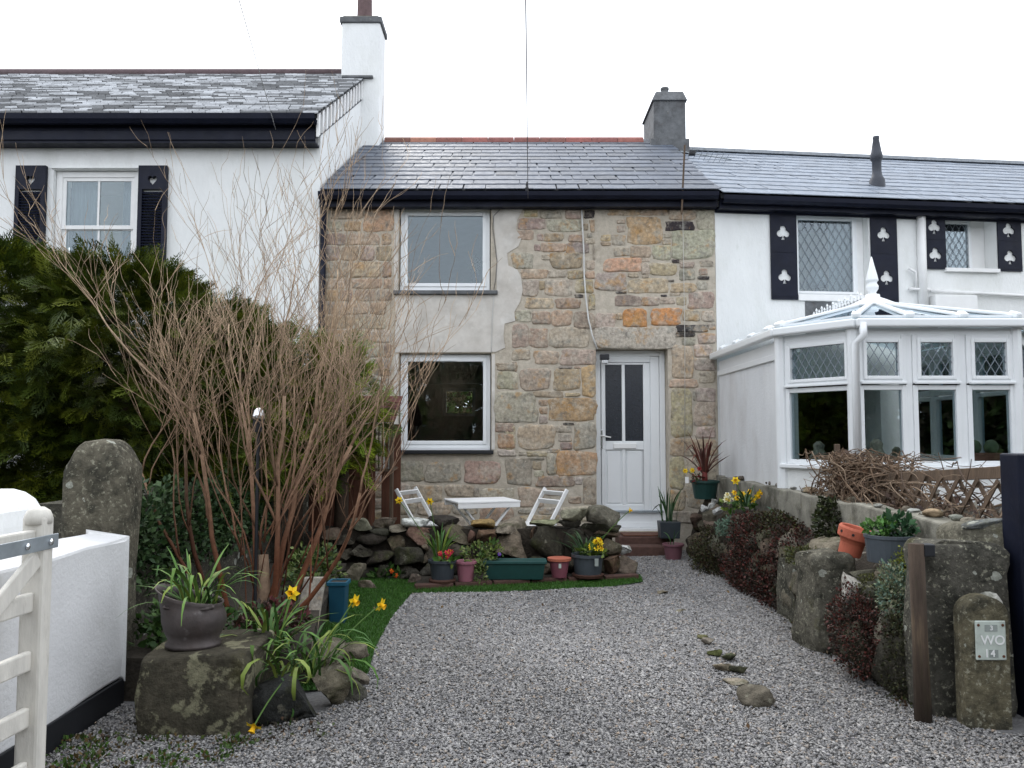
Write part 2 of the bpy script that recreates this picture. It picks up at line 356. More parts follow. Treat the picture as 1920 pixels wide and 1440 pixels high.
# ------------------------------------------------------------------ stone cottage
F0 = Frame(0, 10.1)
CL, CR = F0.uz(601, 600)[0], 2.545
cottage = thing('stone_cottage', 'small granite stone cottage with white door and dark slate roof', 'house', (0, 10.1, 0))
w_up = F0.rect(748, 388, 920, 546); w_lo = F0.rect(747, 662, 921, 845)
dr = F0.rect(1118, 654, 1254, 988); dr = (dr[0], dr[1], .22, dr[3])
ZE = 4.33
wall = wall_open(F0, CL, CR, -.05, ZE, [w_up, w_lo, dr], 0, .45).build('wall', M['mortar'], cottage)
# inside: rooms behind the glass
MB().fbox(F0, CL + .02, CR - .02, .46, 5.4, -.04, .12).build('ground_floor', M['wood'], cottage)
MB().fbox(F0, CL + .02, CR - .02, .46, 5.4, 2.36, 2.6).build('upper_floor', M['room'], cottage)
bw = (-1.32, -.70, 1.75, 2.29)
wall_open(F0, CL, CR, -.05, ZE + .1, [bw], 5.45, 5.85).build('back_wall', M['room'], cottage)
MB().ring(F0, *bw, .06, 5.5, 5.57).build('back_window_frame', M['upvc'], cottage)
MB().fbox(F0, CL, CL + .03, .46, 5.44, .12, ZE).build('party_wall', M['room'], cottage)
MB().fbox(F0, CR - .03, CR, .46, 5.44, .12, ZE).build('party_wall', M['room'], cottage)
MB().fbox(F0, .25, .33, .46, 5.44, .12, 2.35).build('inner_wall', M['room'], cottage)
MB().fbox(F0, CL + .04, CR - .04, .46, 5.44, ZE - .04, ZE + .02).build('ceiling', M['room'], cottage)
win1 = upvc_window(F0, cottage, (w_up[0] + .012, w_up[1] - .012, w_up[2] + .02, w_up[3] - .008), .06, sill=(w_up[0] - .06, w_up[1] + .09, w_up[2] - .045, w_up[2] + .004, -.06), sill_m=M['cement'])
win2 = upvc_window(F0, cottage, (w_lo[0] + .012, w_lo[1] - .012, w_lo[2] + .03, w_lo[3] - .008), .085, sill=(w_lo[0] - .05, w_lo[1] + .03, w_lo[2] - .04, w_lo[2] + .006, -.07), sill_m=M['dark'], trickle=True)
MB().fbox(F0, w_lo[0] + .014, w_lo[1] - .014, .04, .084, w_lo[2] + .008, w_lo[2] + .03).build('cill_board', M['upvc'], win2)
# stones, traced by eye from the wall
SC = {'g': (.40, .345, .28), 'b': (.37, .265, .175), 'p': (.37, .265, .21), 'o': (.43, .285, .16), 'O': (.47, .215, .08), 'd': (.055, .05, .05), 'y': (.43, .34, .205), 'r': (.24, .16, .13), 'k': (.27, .23, .19), 'e': (.44, .275, .18)}
R6 = """110,160,230,225,y;255,165,445,240,g;480,160,625,245,p;650,165,858,238,d;870,160,1145,212,o;1150,158,1400,212,b;1410,160,1650,255,b;1660,160,1815,340,g;55,238,298,340,p;320,250,620,358,g;640,285,685,345,p;695,248,750,285,p;705,255,930,362,o;945,248,1018,285,p;945,300,1018,362,p;1040,225,1345,470,o;1385,265,1635,350,d;40,345,195,432,p;225,375,285,440,g;290,372,460,445,b;510,385,640,452,b;675,370,720,410,g;655,420,790,470,g;800,385,888,445,o;895,385,1025,480,g;800,450,888,484,b;1350,425,1430,475,g;1365,375,1435,415,g;1440,345,1820,600,g;260,460,480,540,b;490,455,690,555,k;730,480,905,605,g;915,500,1055,580,g;1065,490,1250,590,b;1265,480,1430,610,g;0,545,190,690,g;200,470,255,530,p;345,545,625,690,b;265,560,340,615,g;665,615,805,700,p;830,595,1160,718,e;1165,590,1240,630,g;1165,640,1235,745,g;1242,640,1480,750,y;1440,608,1505,640,d;1510,630,1640,685,k;1690,615,1810,675,g;1505,695,1645,795,k;1680,690,1760,750,b;80,695,320,780,b;330,700,492,770,g;500,705,650,785,y;660,710,745,780,b;750,725,1030,890,k;1045,725,1140,770,g;1170,752,1230,775,p;90,790,240,940,g;300,790,540,935,g;570,790,730,910,y;245,800,295,880,b;1045,780,1405,910,y;1410,790,1460,810,d;1430,820,1655,905,y;1662,800,1760,880,g;1670,757,1775,788,d;120,955,370,1050,y;390,955,615,1050,b;565,920,640,952,d;690,920,880,1060,y;935,895,1030,915,d;925,930,1160,1030,r;1165,945,1325,1025,g;1335,950,1470,1010,g;1340,925,1395,943,d;1420,905,1515,935,p;1480,945,1570,1020,b;1590,900,1815,1050,p;30,1065,175,1170,g;182,1075,345,1190,b;352,1065,540,1205,b;555,1080,745,1235,r;755,1090,930,1230,g;940,1090,995,1150,g;1000,1050,1210,1215,O;1255,1045,1520,1200,O;1535,1060,1690,1160,y;1705,1070,1820,1170,g;1480,1195,1760,1262,d;1470,1264,1645,1305,d;0,1190,148,1400,p;152,1230,320,1400,b;335,1220,690,1400,g;600,1205,690,1218,p;1530,1315,1650,1380,g;1670,1270,1840,1365,p;1765,1180,1835,1240,g"""
R8 = """0,75,165,170,g;200,85,420,205,p;440,75,755,215,g;1440,40,1630,330,p;1640,30,1800,140,g;1640,150,1830,265,g;0,185,45,270,b;70,245,345,440,p;375,250,610,440,b;630,220,755,495,o;560,222,620,246,b;420,222,540,245,k;0,280,55,430,g;1680,270,1830,375,g;1420,340,1670,420,y;190,450,460,505,b;480,465,610,495,y;-158,460,220,730,g;240,525,320,580,b;245,590,320,655,o;245,670,320,740,g;335,510,760,715,o;1430,430,1620,860,y;1625,450,1648,530,k;1655,420,1830,545,g;1640,550,1830,760,g;1660,770,1830,870,g;55,750,385,970,b;395,758,535,820,g;460,732,555,753,d;415,830,535,905,g;435,910,540,975,r;560,730,755,970,g;-70,760,30,970,b;60,990,128,1030,g;135,990,315,1035,y;320,968,430,1005,g;160,1042,290,1065,k;-55,1050,178,1290,k;185,1075,265,1155,y;200,1162,290,1220,g;310,1010,395,1200,g;400,990,760,1205,o;1425,880,1840,1030,y;1385,1040,1555,1330,y;1560,1040,1840,1250,g;225,1215,560,1310,r;565,1220,635,1290,g;640,1230,755,1470,p;1400,1340,1560,1520,y;1570,1270,1830,1500,g;1400,1530,1830,1640,k"""
R7 = """1590,195,1775,265,b;1595,270,1760,430,g;1580,735,1745,820,r;1600,830,1750,965,o;1600,975,1760,1035,g;640,1080,930,1260,k;945,1090,1265,1270,g;1300,1080,1620,1280,p;830,1295,1095,1440,b;1130,1290,1380,1400,p;630,1280,815,1440,g;1380,1320,1430,1400,k;1440,1325,1740,1490,g;640,1450,860,1560,g;880,1455,1180,1570,b;1200,1420,1420,1560,g;1440,1500,1740,1620,b;640,1575,900,1680,k;920,1580,1300,1690,g;1330,1635,1700,1720,k"""
R10 = """490,290,740,485,p;990,380,1120,450,b;490,500,640,550,g;690,490,930,560,g;940,480,1250,620,g;760,300,980,370,b;490,565,900,650,b"""
def stone_mesh(F, r, rn, dep, n=26):
    u0, u1, z0, z1 = r; uc, zc = (u0 + u1) / 2, (z0 + z1) / 2; hu, hz = (u1 - u0) / 2 * 1.04, (z1 - z0) / 2 * 1.05
    e = rn.uniform(4.5, 14.0); pts = []; sk = rn.uniform(-.06, .06); sk2 = rn.uniform(-.06, .06); ph = [rn.uniform(0, 6.28) for _ in range(4)]
    for i in range(n):
        t = 2 * math.pi * (i + rn.uniform(-.3, .3)) / n
        c, s_ = math.cos(t), math.sin(t); k = (abs(c) ** e + abs(s_) ** e) ** (-1 / e) * (1 + .035 * math.sin(3 * t + ph[0]) + .025 * math.sin(5 * t + ph[1])) * rn.uniform(.965, 1.015)
        x, y = k * c, k * s_; x, y = max(-1.05, min(1.05, x)), max(-1.06, min(1.06, y))
        pts.append((hu * (x + sk * y), hz * (y + sk2 * x)))
    m = min(hu, hz); V = []; tx, tz = rn.uniform(-.05, .05), rn.uniform(-.06, .06)
    for ins, b, j in ((0, .02, 0), (.0, .001, .001), (min(.010, m * .16), -dep * .75, .0025), (min(.028, m * .34), -dep, .004), (min(.06, m * .6), -dep * 1.1, .005)):
        for i, (x, y) in enumerate(pts):
            l = math.hypot(x, y); k = max(.3, 1 - ins / l); bb = b + rn.uniform(-j, j) + ((tx * x + tz * y) * .5 if ins > .02 else 0)
            V.append(F.W(uc + x * k, bb, zc + y * k))
    fs = []
    for q in range(4):
        for i in range(n):
            j = (i + 1) % n; fs.append((q * n + i, q * n + j, (q + 1) * n + j, (q + 1) * n + i))
    V.append(F.W(uc, -dep * rn.uniform(.7, 1.5), zc)); c = len(V) - 1
    for i in range(n): fs.append((4 * n + i, 4 * n + (i + 1) % n, c))
    mb = MB(); mb.add(V, fs); return mb
rs = random.Random(11)
def jit(c, rn, a=.16):
    k = rn.uniform(1 - a, 1 + a); return tuple(max(.005, x * k * rn.uniform(.94, 1.06)) for x in c)
taken = []
def calm(c, code): k = 1 if code == 'd' else (.9 if code == 'O' else .8 if code in 'oe' else .6); return tuple(k * a + (1 - k) * b for a, b in zip(c, (.39, .34, .275)))
def add_stone(x0, y0, x1, y1, code, dep=None):
    r = F0.rect(x0, y0, x1, y1)
    if r[1] > dr[0] - .004 and r[0] < dr[0]: r = (r[0], dr[0] - .004, r[2], r[3])
    if r[1] > CR - .01: r = (r[0], CR - .01, r[2], r[3])
    if r[0] < dr[1] + .004 < r[1] and r[3] < dr[3]: r = (dr[1] + .004, r[1], r[2], r[3])
    o = stone_mesh(F0, r, rs, dep or rs.uniform(.007, .018)).build('stone', M['stone'], wall, smooth=True, color=jit(calm(SC[code], code), rs))
    taken.append((x0, y0, x1, y1)); return o
for txt, ox, oy, k in ((R6, 960, 360, 4.8), (R8, 960, 640, 4.8), (R7, 600, 640, 4.8), (R10, 880, 860, 5.333)):
    for it in txt.replace('\n', '').split(';'):
        a = it.split(','); x0, y0, x1, y1 = (float(q) for q in a[:4])
        add_stone(ox + x0 / k, oy + y0 / k, ox + x1 / k, oy + y1 / k, a[4])
for x0, y0, x1, y1, c in ((622, 394, 680, 411, 'b'), (682, 393, 738, 434, 'o'), (645, 415, 676, 433, 'o'), (610, 415, 642, 434, 'g')): add_stone(x0, y0, x1, y1, c)
# coursed rubble behind the bare shrub, left of the windows
y = 438
while y < 990:
    h = rs.uniform(17, 34); x = 606
    while x < 735:
        w = rs.uniform(26, 62); x1 = min(x + w, 737)
        if x1 - x > 12: add_stone(x, y, x1 - 3, y + h - 3, rs.choice('ggbbpkyr'))
        x = x1 + 1
    y += h
lint = F0.rect(1115, 613, 1267, 654)
stone_mesh(F0, lint, rs, .02, n=34).build('lintel', M['stone'], cottage, smooth=True, color=(.43, .385, .325))
tag(cottage.children[-1], 'long pale granite lintel over the white door')
# smooth grey render between the windows
patch_px = [(741, 553), (925, 553), (931, 548), (931, 470), (922, 390), (981, 391), (970, 412), (967, 430), (978, 446), (972, 462), (951, 475), (953, 498), (970, 506), (977, 520), (980, 545), (975, 566), (964, 585), (966, 602), (946, 607), (944, 630), (947, 652), (929, 660), (741, 661)]
mb = MB(); pv = [F0.W(*(lambda q: (q[0], -.010, q[1]))(F0.uz(x, y))) for x, y in patch_px]; pb = [p + Vector((0, .03, 0)) for p in pv]
n = len(pv); mb.add(pv + pb, [tuple(range(n - 1, -1, -1))] + [(i, (i + 1) % n, n + (i + 1) % n, n + i) for i in range(n)])
tag(mb.build('render_patch', M['render'], cottage), 'pale grey smooth render patch between the two windows')
# render margins round the lower window and beside the upper one
for (x0, y0, x1, y1) in ((739, 392, 747, 546), (739, 664, 746, 843), (922, 664, 928, 843)):
    r = F0.rect(x0, y0, x1, y1); MB().fbox(F0, r[0], r[1], -.008, .02, r[2], r[3]).build('window_margin', M['render'], cottage)
# door
DB = .2
door = MB().fbox(F0, dr[0] + .1, dr[1] - .16, DB + .01, DB + .06, dr[2] + .19, dr[3] - .075)
fr = MB().ring(F0, dr[0] + .004, dr[1] - .004, dr[2] + .02, dr[3] - .004, .07, DB - .012, DB + .08)
fr.fbox(F0, dr[1] - .19, dr[1] - .078, DB - .006, DB + .07, dr[2] + .09, dr[3] - .077)
dparent = fr.build('door', M['upvc'], cottage, bevel=.005)
a = F0.rect(1128, 680, 1217, 957, DB)
lf = MB(); u0, u1 = a[0], a[1]
gl = [F0.rect(1135, 684, 1166, 827, DB), F0.rect(1172, 684, 1206, 827, DB)]
zt, zb = gl[0][3], gl[0][2]
leaf_b = MB()
leaf_b.fbox(F0, u0, gl[0][0], DB, DB + .05, a[2], a[3]); leaf_b.fbox(F0, gl[1][1], u1, DB, DB + .05, a[2], a[3])
leaf_b.fbox(F0, gl[0][0], gl[1][1], DB + .001, DB + .05, zt, a[3]); leaf_b.fbox(F0, gl[0][1], gl[1][0], DB + .001, DB + .05, a[2] + .07, zt)
leaf_b.fbox(F0, gl[0][0], gl[0][1], DB + .001, DB + .05, zb - .11, zb); leaf_b.fbox(F0, gl[1][0], gl[1][1], DB + .001, DB + .05, zb - .11, zb)
leaf_b.fbox(F0, gl[0][0], gl[1][1], DB + .001, DB + .05, a[2], a[2] + .07)
MB().fbox(F0, dr[0] + .075, dr[1] - .075, DB - .004, DB + .06, dr[2] + .08, a[2] - .006).build('bottom_rail', M['upvc'], dparent, bevel=.004)
MB().fbox(F0, dr[0] + .06, dr[1] - .06, DB + .052, DB + .075, dr[2] + .05, dr[3] - .05).build('backing', M['upvc'], dparent)
MB().fbox(F0, dr[0] + .074, dr[1] - .192, DB - .003, DB + .05, a[3] + .005, dr[3] - .073).build('top_rail', M['upvc'], dparent, bevel=.004)
MB().fbox(F0, gl[1][1] + .0, dr[1] - .192, DB + .006, DB + .05, a[2], a[3]).build('hinge_stile', M['upvc'], dparent)
leaf_b.build('door_leaf', M['upvc'], dparent, bevel=.006)
for g in gl:
    MB().fbox(F0, g[0] - .003, g[1] + .003, DB + .02, DB + .03, g[2] - .003, g[3] + .003).build('pane', M['obscure'], dparent)
    MB().fbox(F0, g[0] + .02, g[1] - .02, DB + .012, DB + .03, a[2] + .09, zb - .13).build('panel', M['upvc'], dparent, bevel=.006)
    MB().fbox(F0, g[0] - .003, g[1] + .003, DB + .025, DB + .035, a[2] + .06, zb - .1).build('panel_back', M['upvc'], dparent)
r = F0.rect(1150, 831, 1193, 841, DB); MB().fbox(F0, r[0], r[1], DB - .02, DB, r[2], r[3]).build('letter_plate', M['white_paint'], dparent, bevel=.006)
h0 = F0.W(*(lambda q: (q[0], DB - .03, q[1]))(F0.uz(1127, 817, DB))); h1 = F0.W(*(lambda q: (q[0], DB - .035, q[1]))(F0.uz(1145, 820, DB)))
MB().tube([h0 + Vector((0, .03, 0)), h0, h1], [.009, .011, .009], 8).build('handle', M['white_paint'], dparent, smooth=True)
r = F0.rect(1124, 806, 1130, 841, DB); MB().fbox(F0, r[0], r[1], DB - .008, DB, r[2], r[3]).build('handle_plate', M['chrome'], dparent, bevel=.003)
r = F0.rect(1119, 957, 1244, 961, DB - .03); MB().fbox(F0, r[0], r[1], DB - .05, DB, r[2], r[3]).build('weather_bar', M['metal'], dparent, bevel=.003)
MB().fbox(F0, dr[0] + .004, dr[1] - .004, .02, DB + .3, .0, dr[2] + .02).build('threshold', M['white_dirty'], cottage)
# eaves, roof, ridge
EB, EZ = -.2, 4.41; RB, RZ = 2.95, 6.16
roof = roof_slab(F0, cottage, CL + .02, CR + .0, CL + .02, CR, EB, EZ, RB, RZ)
def ccol(rn, t, u):
    k = rn.uniform(.85, 1.15); b = (.060, .074, .102)
    if rn.random() < .1: b = (.05, .06, .08)
    return tuple(x * k for x in b)
lay_slates(F0, roof, lambda t: CL + .03, lambda t: CR, EB - .04, EZ - .02, RB, RZ, 13, .29, ccol, 3)
MB().fbox(F0, CL, CR, -.15, -.12, EZ - .19, EZ - .03).build('fascia', M['black_paint'], cottage)
MB().fbox(F0, CL, CR, -.12, .0, EZ - .188, EZ - .165).build('soffit', M['black_paint'], cottage)
g = MB(); gpts = [(-.15, -.0), (-.17, -.07), (-.22, -.1), (-.27, -.07), (-.285, .0)]
def gutter(F, u0, u1, b, z, parent, k=1.0, m=None):
    prof = [(.0, .0), (-.01, -.05), (-.045, -.085), (-.09, -.085), (-.125, -.05), (-.135, .0), (-.128, .0), (-.118, -.045), (-.085, -.075), (-.05, -.075), (-.02, -.045), (-.008, .0)]
    mb = MB(); n = len(prof)
    V = [F.W(u0, b + p[0] * k, z + p[1] * k) for p in prof] + [F.W(u1, b + p[0] * k, z + p[1] * k) for p in prof]
    mb.add(V, [(i, (i + 1) % n, n + (i + 1) % n, n + i) for i in range(n)])
    return mb.build('gutter', m or M['black_paint'], parent, smooth=False)
gutter(F0, CL + .01, CR - .01, -.152, EZ - .035, cottage)
x = CL + .32; kk = 0
while x < CR - .55:
    L = .42; mb = MB(); sgm = 5; V = []; r_ = .13
    for e in (x, x + L - .006):
        for i in range(sgm + 1):
            t = R(-10) + R(200) * i / sgm; V.append(F0.W(e, RB - math.cos(t) * r_, RZ - .02 + math.sin(t) * .10))
        for i in range(sgm, -1, -1):
            t = R(-10) + R(200) * i / sgm; V.append(F0.W(e, RB - math.cos(t) * (r_ - .015), RZ - .035 + math.sin(t) * .10))
    nn_ = 2 * (sgm + 1)
    mb.add(V, [(i, (i + 1) % nn_, nn_ + (i + 1) % nn_, nn_ + i) for i in range(nn_)] + [tuple(range(nn_ - 1, -1, -1)), tuple(range(nn_, 2 * nn_))])
    mb.build('ridge_tile', M['ridge'], roof, color=jit(rs.choice([(.24, .10, .085), (.30, .12, .10), (.20, .085, .07), (.34, .15, .11)]), rs), smooth=False)
    x += L
# dark chimney on the party wall
ch = MB(); cz0, cz1 = 5.75, 6.88; c0 = at(1226, 230, 12.75); c1 = at(1286, 230, 12.75)
prof = [(0, 0), (1.15, 0), (1.15, .98), (.0, 1.0)]
X0, X1 = c0.x, c1.x; Y0, Y1 = 12.75, 13.75
zt = at(1260, 188, 12.75).z; zc = at(1260, 168, 12.75).z
ch.box(X0, X1, Y0, Y1, 5.7, zt)
chim = ch.build('chimney', M['cement'], cottage, bevel=.02)
MB().hexa([(X0 - .035, Y0 - .035, zt - .01), (X1 + .03, Y0 - .035, zt - .01), (X1 + .03, Y1 + .03, zt - .01), (X0 - .035, Y1 + .03, zt - .01), (X0 + .05, Y0 + .06, zc), (X1 - .02, Y0 + .06, zc), (X1 - .02, Y1 - .05, zc), (X0 + .05, Y1 - .05, zc)]).build('chimney_cap', M['cement'], chim, bevel=.02)
MB().lathe([(.06, 0), (.06, .12), (.07, .13), (.07, .16), (.05, .16)], ((X0 + X1) / 2 - .02, 13.05, zc - .01), 14).build('flue_pot', M['cement'], chim, smooth=False)
MB().fbox(F0, X0 - .06, X1 + .04, RB - .36, RB - .27, RZ - .3, RZ - .07).build('flashing', M['cement'], chim)

# ------------------------------------------------------------------ white house on the left
F1 = Frame(0, 10.0)
LR = -2.40; LL = -9.2
lh = thing('white_house', 'white rendered house with heart shutters and slate roof with painted gleam at left', 'house', (-5.5, 10, 0))
wl_ = F1.rect(97, 318, 257, 545)
LZ = 5.02
wall_open(F1, LL, LR, -.05, LZ + .2, [wl_], 0, .4).build('wall', M['white_render'], lh)
# gable end wall
LEB, LEZ, LRB, LRZ = -.26, 5.32, 3.2, 7.36
gm = MB(); GX = LR + .006; gv = [(GX, 10.002, -.05), (GX, 16.4, -.05), (GX, 16.4, LEZ - .1), (GX, 13.2, LRZ - .12), (GX, 10.002, LEZ - .05)]
gm.add(gv + [(LR - .3, p[1], p[2]) for p in gv], [(0, 1, 2, 3, 4), (9, 8, 7, 6, 5)] + [(i, 5 + i, 5 + (i + 1) % 5, (i + 1) % 5) for i in range(5)])
gm.build('gable_wall', M['white_render'], lh)
MB().fbox(F1, -6.0, -4.0, 1.3, 1.33, 2.4, 5.0).build('room_back', M['room'], lh)
MB().fbox(F1, -6.0, -4.0, .41, 1.3, 2.4, 2.5).build('room_floor', M['room'], lh)
MB().fbox(F1, -6.0, -4.0, .41, 1.3, 4.75, 4.8).build('room_ceiling', M['room'], lh)
lroof = roof_slab(F1, lh, LL, LR + .02, LL, LR + .02, LEB, LEZ, LRB, LRZ)
# small slates: too fine to pick apart, real geometry in one part
rows, sw = 34, .19
sd = (F1.n * (LRB - LEB) + Vector((0, 0, LRZ - LEZ))); SL = sd.length; sd.normalize(); nn = F1.u.cross(sd); gg = SL / rows
V = []; Fc = []; C = []; rn = random.Random(5)
for r in range(rows):
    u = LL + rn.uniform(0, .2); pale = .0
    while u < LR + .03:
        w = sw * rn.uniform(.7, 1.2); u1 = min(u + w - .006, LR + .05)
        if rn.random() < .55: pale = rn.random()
        k = rn.uniform(.10, .2) if pale < .45 else rn.uniform(.34, .66)  # pale tones paint the sky gleam into the slate colour
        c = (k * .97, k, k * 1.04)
        o0 = F1.W(u, LEB - .04, LEZ - .02) + sd * (r * gg + rn.uniform(-.008, .008)); du = F1.u * (u1 - u)
        lo = nn * (.03 + rn.uniform(-.004, .006)); hi = nn * .006; up = sd * gg * 1.5; b0 = len(V)
        V += [o0, o0 + du, o0 + lo, o0 + du + lo, o0 + du + up + hi, o0 + up + hi]
        Fc += [(b0, b0 + 1, b0 + 3, b0 + 2), (b0 + 2, b0 + 3, b0 + 4, b0 + 5)]; C += [c] * 6
        u += w
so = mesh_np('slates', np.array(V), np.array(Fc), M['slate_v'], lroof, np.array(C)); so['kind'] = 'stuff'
MB().tube([F1.W(LL, LRB, LRZ + .01), F1.W(LR - .3, LRB, LRZ + .01)], .085, 10).build('ridge', M['ridge'], lroof, color=(.10, .07, .075), smooth=True)
MB().fbox(F1, LL, LR - .01, -.2, -.17, LZ - .05, LEZ - .06).build('fascia', M['black_paint'], lh)
MB().fbox(F1, LL, LR - .01, -.22, -.2, LZ - .02, LZ + .1).build('fascia_board', M['black_paint'], lh, bevel=.006)
MB().fbox(F1, LL, LR - .01, -.17, .0, LZ - .045, LZ - .02).build('soffit', M['black_paint'], lh)
gutter(F1, LL, LR + .02, -.222, LEZ - .05, lh, 1.25)
# verge: white painted slates hung along the gable edge
for i in range(14):
    t = i / 14; b = LEB + .02 + (LRB - LEB - .5) * t; z = LEZ + (LRZ - LEZ) * ((b - LEB) / (LRB - LEB)); hgt = .3; w = .165
    MB().hexa([(LR + .008, 10 + b, z - hgt), (LR + .04, 10 + b, z - hgt), (LR + .02, 10 + b + w, z - hgt + .09), (LR + .008, 10 + b + w, z - hgt + .09),
               (LR + .008, 10 + b, z - .02), (LR + .04, 10 + b, z - .02), (LR + .02, 10 + b + w, z + .07), (LR + .008, 10 + b + w, z + .07)]).build('verge_slate', M['white_paint'], lroof)
MB().hexa([(LR + .006, 9.8, LEZ - .3), (LR + .012, 9.8, LEZ - .3), (LR + .012, 12.7, LEZ + 1.4), (LR + .006, 12.7, LEZ + 1.4), (LR + .006, 9.8, LEZ - .02), (LR + .012, 9.8, LEZ - .02), (LR + .012, 12.7, LEZ + 1.66), (LR + .006, 12.7, LEZ + 1.66)]).build('verge_board', M['cement'], lroof)
# sash window
sw_ = MB().ring(F1, wl_[0] + .005, wl_[1] - .005, wl_[2], wl_[3] - .004, .075, .06, .16).build('window', M['white_paint'], lh, bevel=.005)
mz = F1.uz(170, 424)[1]
for (z0, z1, b) in ((mz - .02, wl_[3] - .075, .075), (wl_[2] + .07, mz + .02, .1)):
    MB().ring(F1, wl_[0] + .075, wl_[1] - .075, z0, z1, .05, b, b + .035).build('sash', M['white_paint'], sw_, bevel=.004)
    um = (wl_[0] + wl_[1]) / 2; MB().fbox(F1, um - .012, um + .012, b + .004, b + .03, z0 + .04, z1 - .04).build('glazing_bar', M['white_paint'], sw_)
    for (p, q) in ((wl_[0] + .12, um - .012), (um + .012, wl_[1] - .12)): MB().fbox(F1, p, q, b + .014, b + .02, z0 + .045, z1 - .045).build('pane', M['glass'], sw_)
MB().fbox(F1, wl_[0] - .02, wl_[1] + .02, -.025, .0, wl_[3] + .01, wl_[3] + .03).build('drip_mould', M['white_render'], lh)
for s, (p, q) in enumerate(((wl_[0] + .1, wl_[0] + .42), (wl_[1] - .3, wl_[1] - .1))):
    mb = MB(); k = 16; V = []
    for i in range(k + 1):
        u = p + (q - p) * i / k; b = .24 + .03 * math.sin(i * 1.6)
        V += [F1.W(u, b, wl_[2] - .2), F1.W(u, b, wl_[3] + .05)]
    mb.add(V, [(2 * i, 2 * i + 2, 2 * i + 3, 2 * i + 1) for i in range(k)]); mb.build('curtain', M['cloth'], sw_, smooth=True)

def plate(F, outer, holes, b, th, name, m, parent, bevel=0):
    """a board with real cut-outs: outer and holes are (u,z) loops"""
    bm = bmesh.new(); es = []
    for lp in [outer] + holes:
        vs_ = [bm.verts.new((p[0], 0, p[1])) for p in lp]
        for i in range(len(vs_)): es.append(bm.edges.new((vs_[i], vs_[(i + 1) % len(vs_)])))
    bmesh.ops.triangle_fill(bm, use_beauty=True, use_dissolve=False, edges=es)
    bmesh.ops.recalc_face_normals(bm, faces=bm.faces[:])
    ext = bmesh.ops.extrude_face_region(bm, geom=bm.faces[:])
    bmesh.ops.translate(bm, verts=[v for v in ext['geom'] if isinstance(v, bmesh.types.BMVert)], vec=(0, th, 0))
    bmesh.ops.recalc_face_normals(bm, faces=bm.faces[:])
    rl = root_loc(parent)
    for v in bm.verts: v.co = F.W(v.co.x, b + v.co.y, v.co.z) - rl
    me = bpy.data.meshes.new(name); bm.to_mesh(me); bm.free()
    return finish(name, me, m, parent)
def heart(cu, cz, s):
    out = []
    for i in range(28):
        t = 2 * math.pi * i / 28; x = 16 * math.sin(t) ** 3; y = 13 * math.cos(t) - 5 * math.cos(2 * t) - 2 * math.cos(3 * t) - math.cos(4 * t)
        out.append((cu + x / 16 * s * .8, cz + y / 16 * s))
    return out
def club(cu, cz, s):
    out = []
    def arc(x, y, r, a0, a1, k=8):
        for i in range(k + 1):
            t = R(a0 + (a1 - a0) * i / k); out.append((cu + s * (x + r * math.cos(t)), cz + s * (y + r * math.sin(t))))
    arc(.48, -.15, .46, -140, 75); arc(0, .55, .46, -20, 200); arc(-.48, -.15, .46, 105, 320)
    out.extend([(cu - s * .1, cz - s * .45), (cu - s * .3, cz - s * 1.0), (cu + s * .3, cz - s * 1.0), (cu + s * .1, cz - s * .45)])
    return out
for (x0, x1) in ((31, 87), (261, 314)):
    r = F1.rect(x0, 313, x1, 520); u0, u1, z0, z1 = r; hz = F1.uz(60, 340)[1]; zz = F1.uz(60, 357)[1]
    o = plate(F1, [(u0, z0), (u1, z0), (u1, z1), (u0, z1)], [heart((u0 + u1) / 2, hz, .07), [(u0 + .05, z0 + .1), (u1 - .05, z0 + .1), (u1 - .05, zz), (u0 + .05, zz)]], -.06, .055, 'shutter', M['black_paint'], lh)
    z = z0 + .12
    while z < zz - .02:
        MB().hexa([F1.W(u0 + .045, -.056, z - .018), F1.W(u1 - .045, -.056, z - .018), F1.W(u1 - .045, -.05, z - .022), F1.W(u0 + .045, -.05, z - .022),
                   F1.W(u0 + .045, -.028, z + .012), F1.W(u1 - .045, -.028, z + .012), F1.W(u1 - .045, -.022, z + .008), F1.W(u0 + .045, -.022, z + .008)]).build('slat', M['black_paint'], o)
        z += .036
# tall white chimney
cY0, cY1 = 12.65, 13.2; cx0, cx1 = at(640, 100, cY0).x, at(712, 100, cY0).x
zt = at(676, 42, cY0).z
chw = MB().box(cx0, cx1, cY0, cY1, 5.5, zt).build('chimney', M['white_render'], lh, bevel=.02)
MB().box(cx0 - .03, cx1 + .03, cY0 - .03, cY1 + .03, zt - .01, zt + .09).build('chimney_cap', M['cement'], chw, bevel=.015)
MB().box(cx0 + .01, cx1 - .03, cY0 + .02, cY1 - .02, zt + .088, zt + .13).build('flaunching', M['concrete'], chw, bevel=.02)
px_ = at(684, 20, 12.95).x; MB().lathe([(.125, 0), (.12, .3), (.115, .7), (.14, .72), (.14, .8), (.1, .8)], (px_, 12.95, zt + .12), 18).build('chimney_pot', M['ridge'], chw, color=(.13, .085, .085), smooth=False)
MB().box(cx0 + .02, cx1 - .1, cY0 - .06, cY0 + .01, at(670, 148, cY0).z, at(670, 144, cY0).z).build('flashing', M['cement'], chw)
bp = F0.uz(660, 90)
# black downpipe between the houses
MB().tube([(CL + .04, 10.02, 4.2), (CL + .04, 10.02, 0)], .034, 10).build('downpipe', M['black_paint'], cottage, smooth=True)

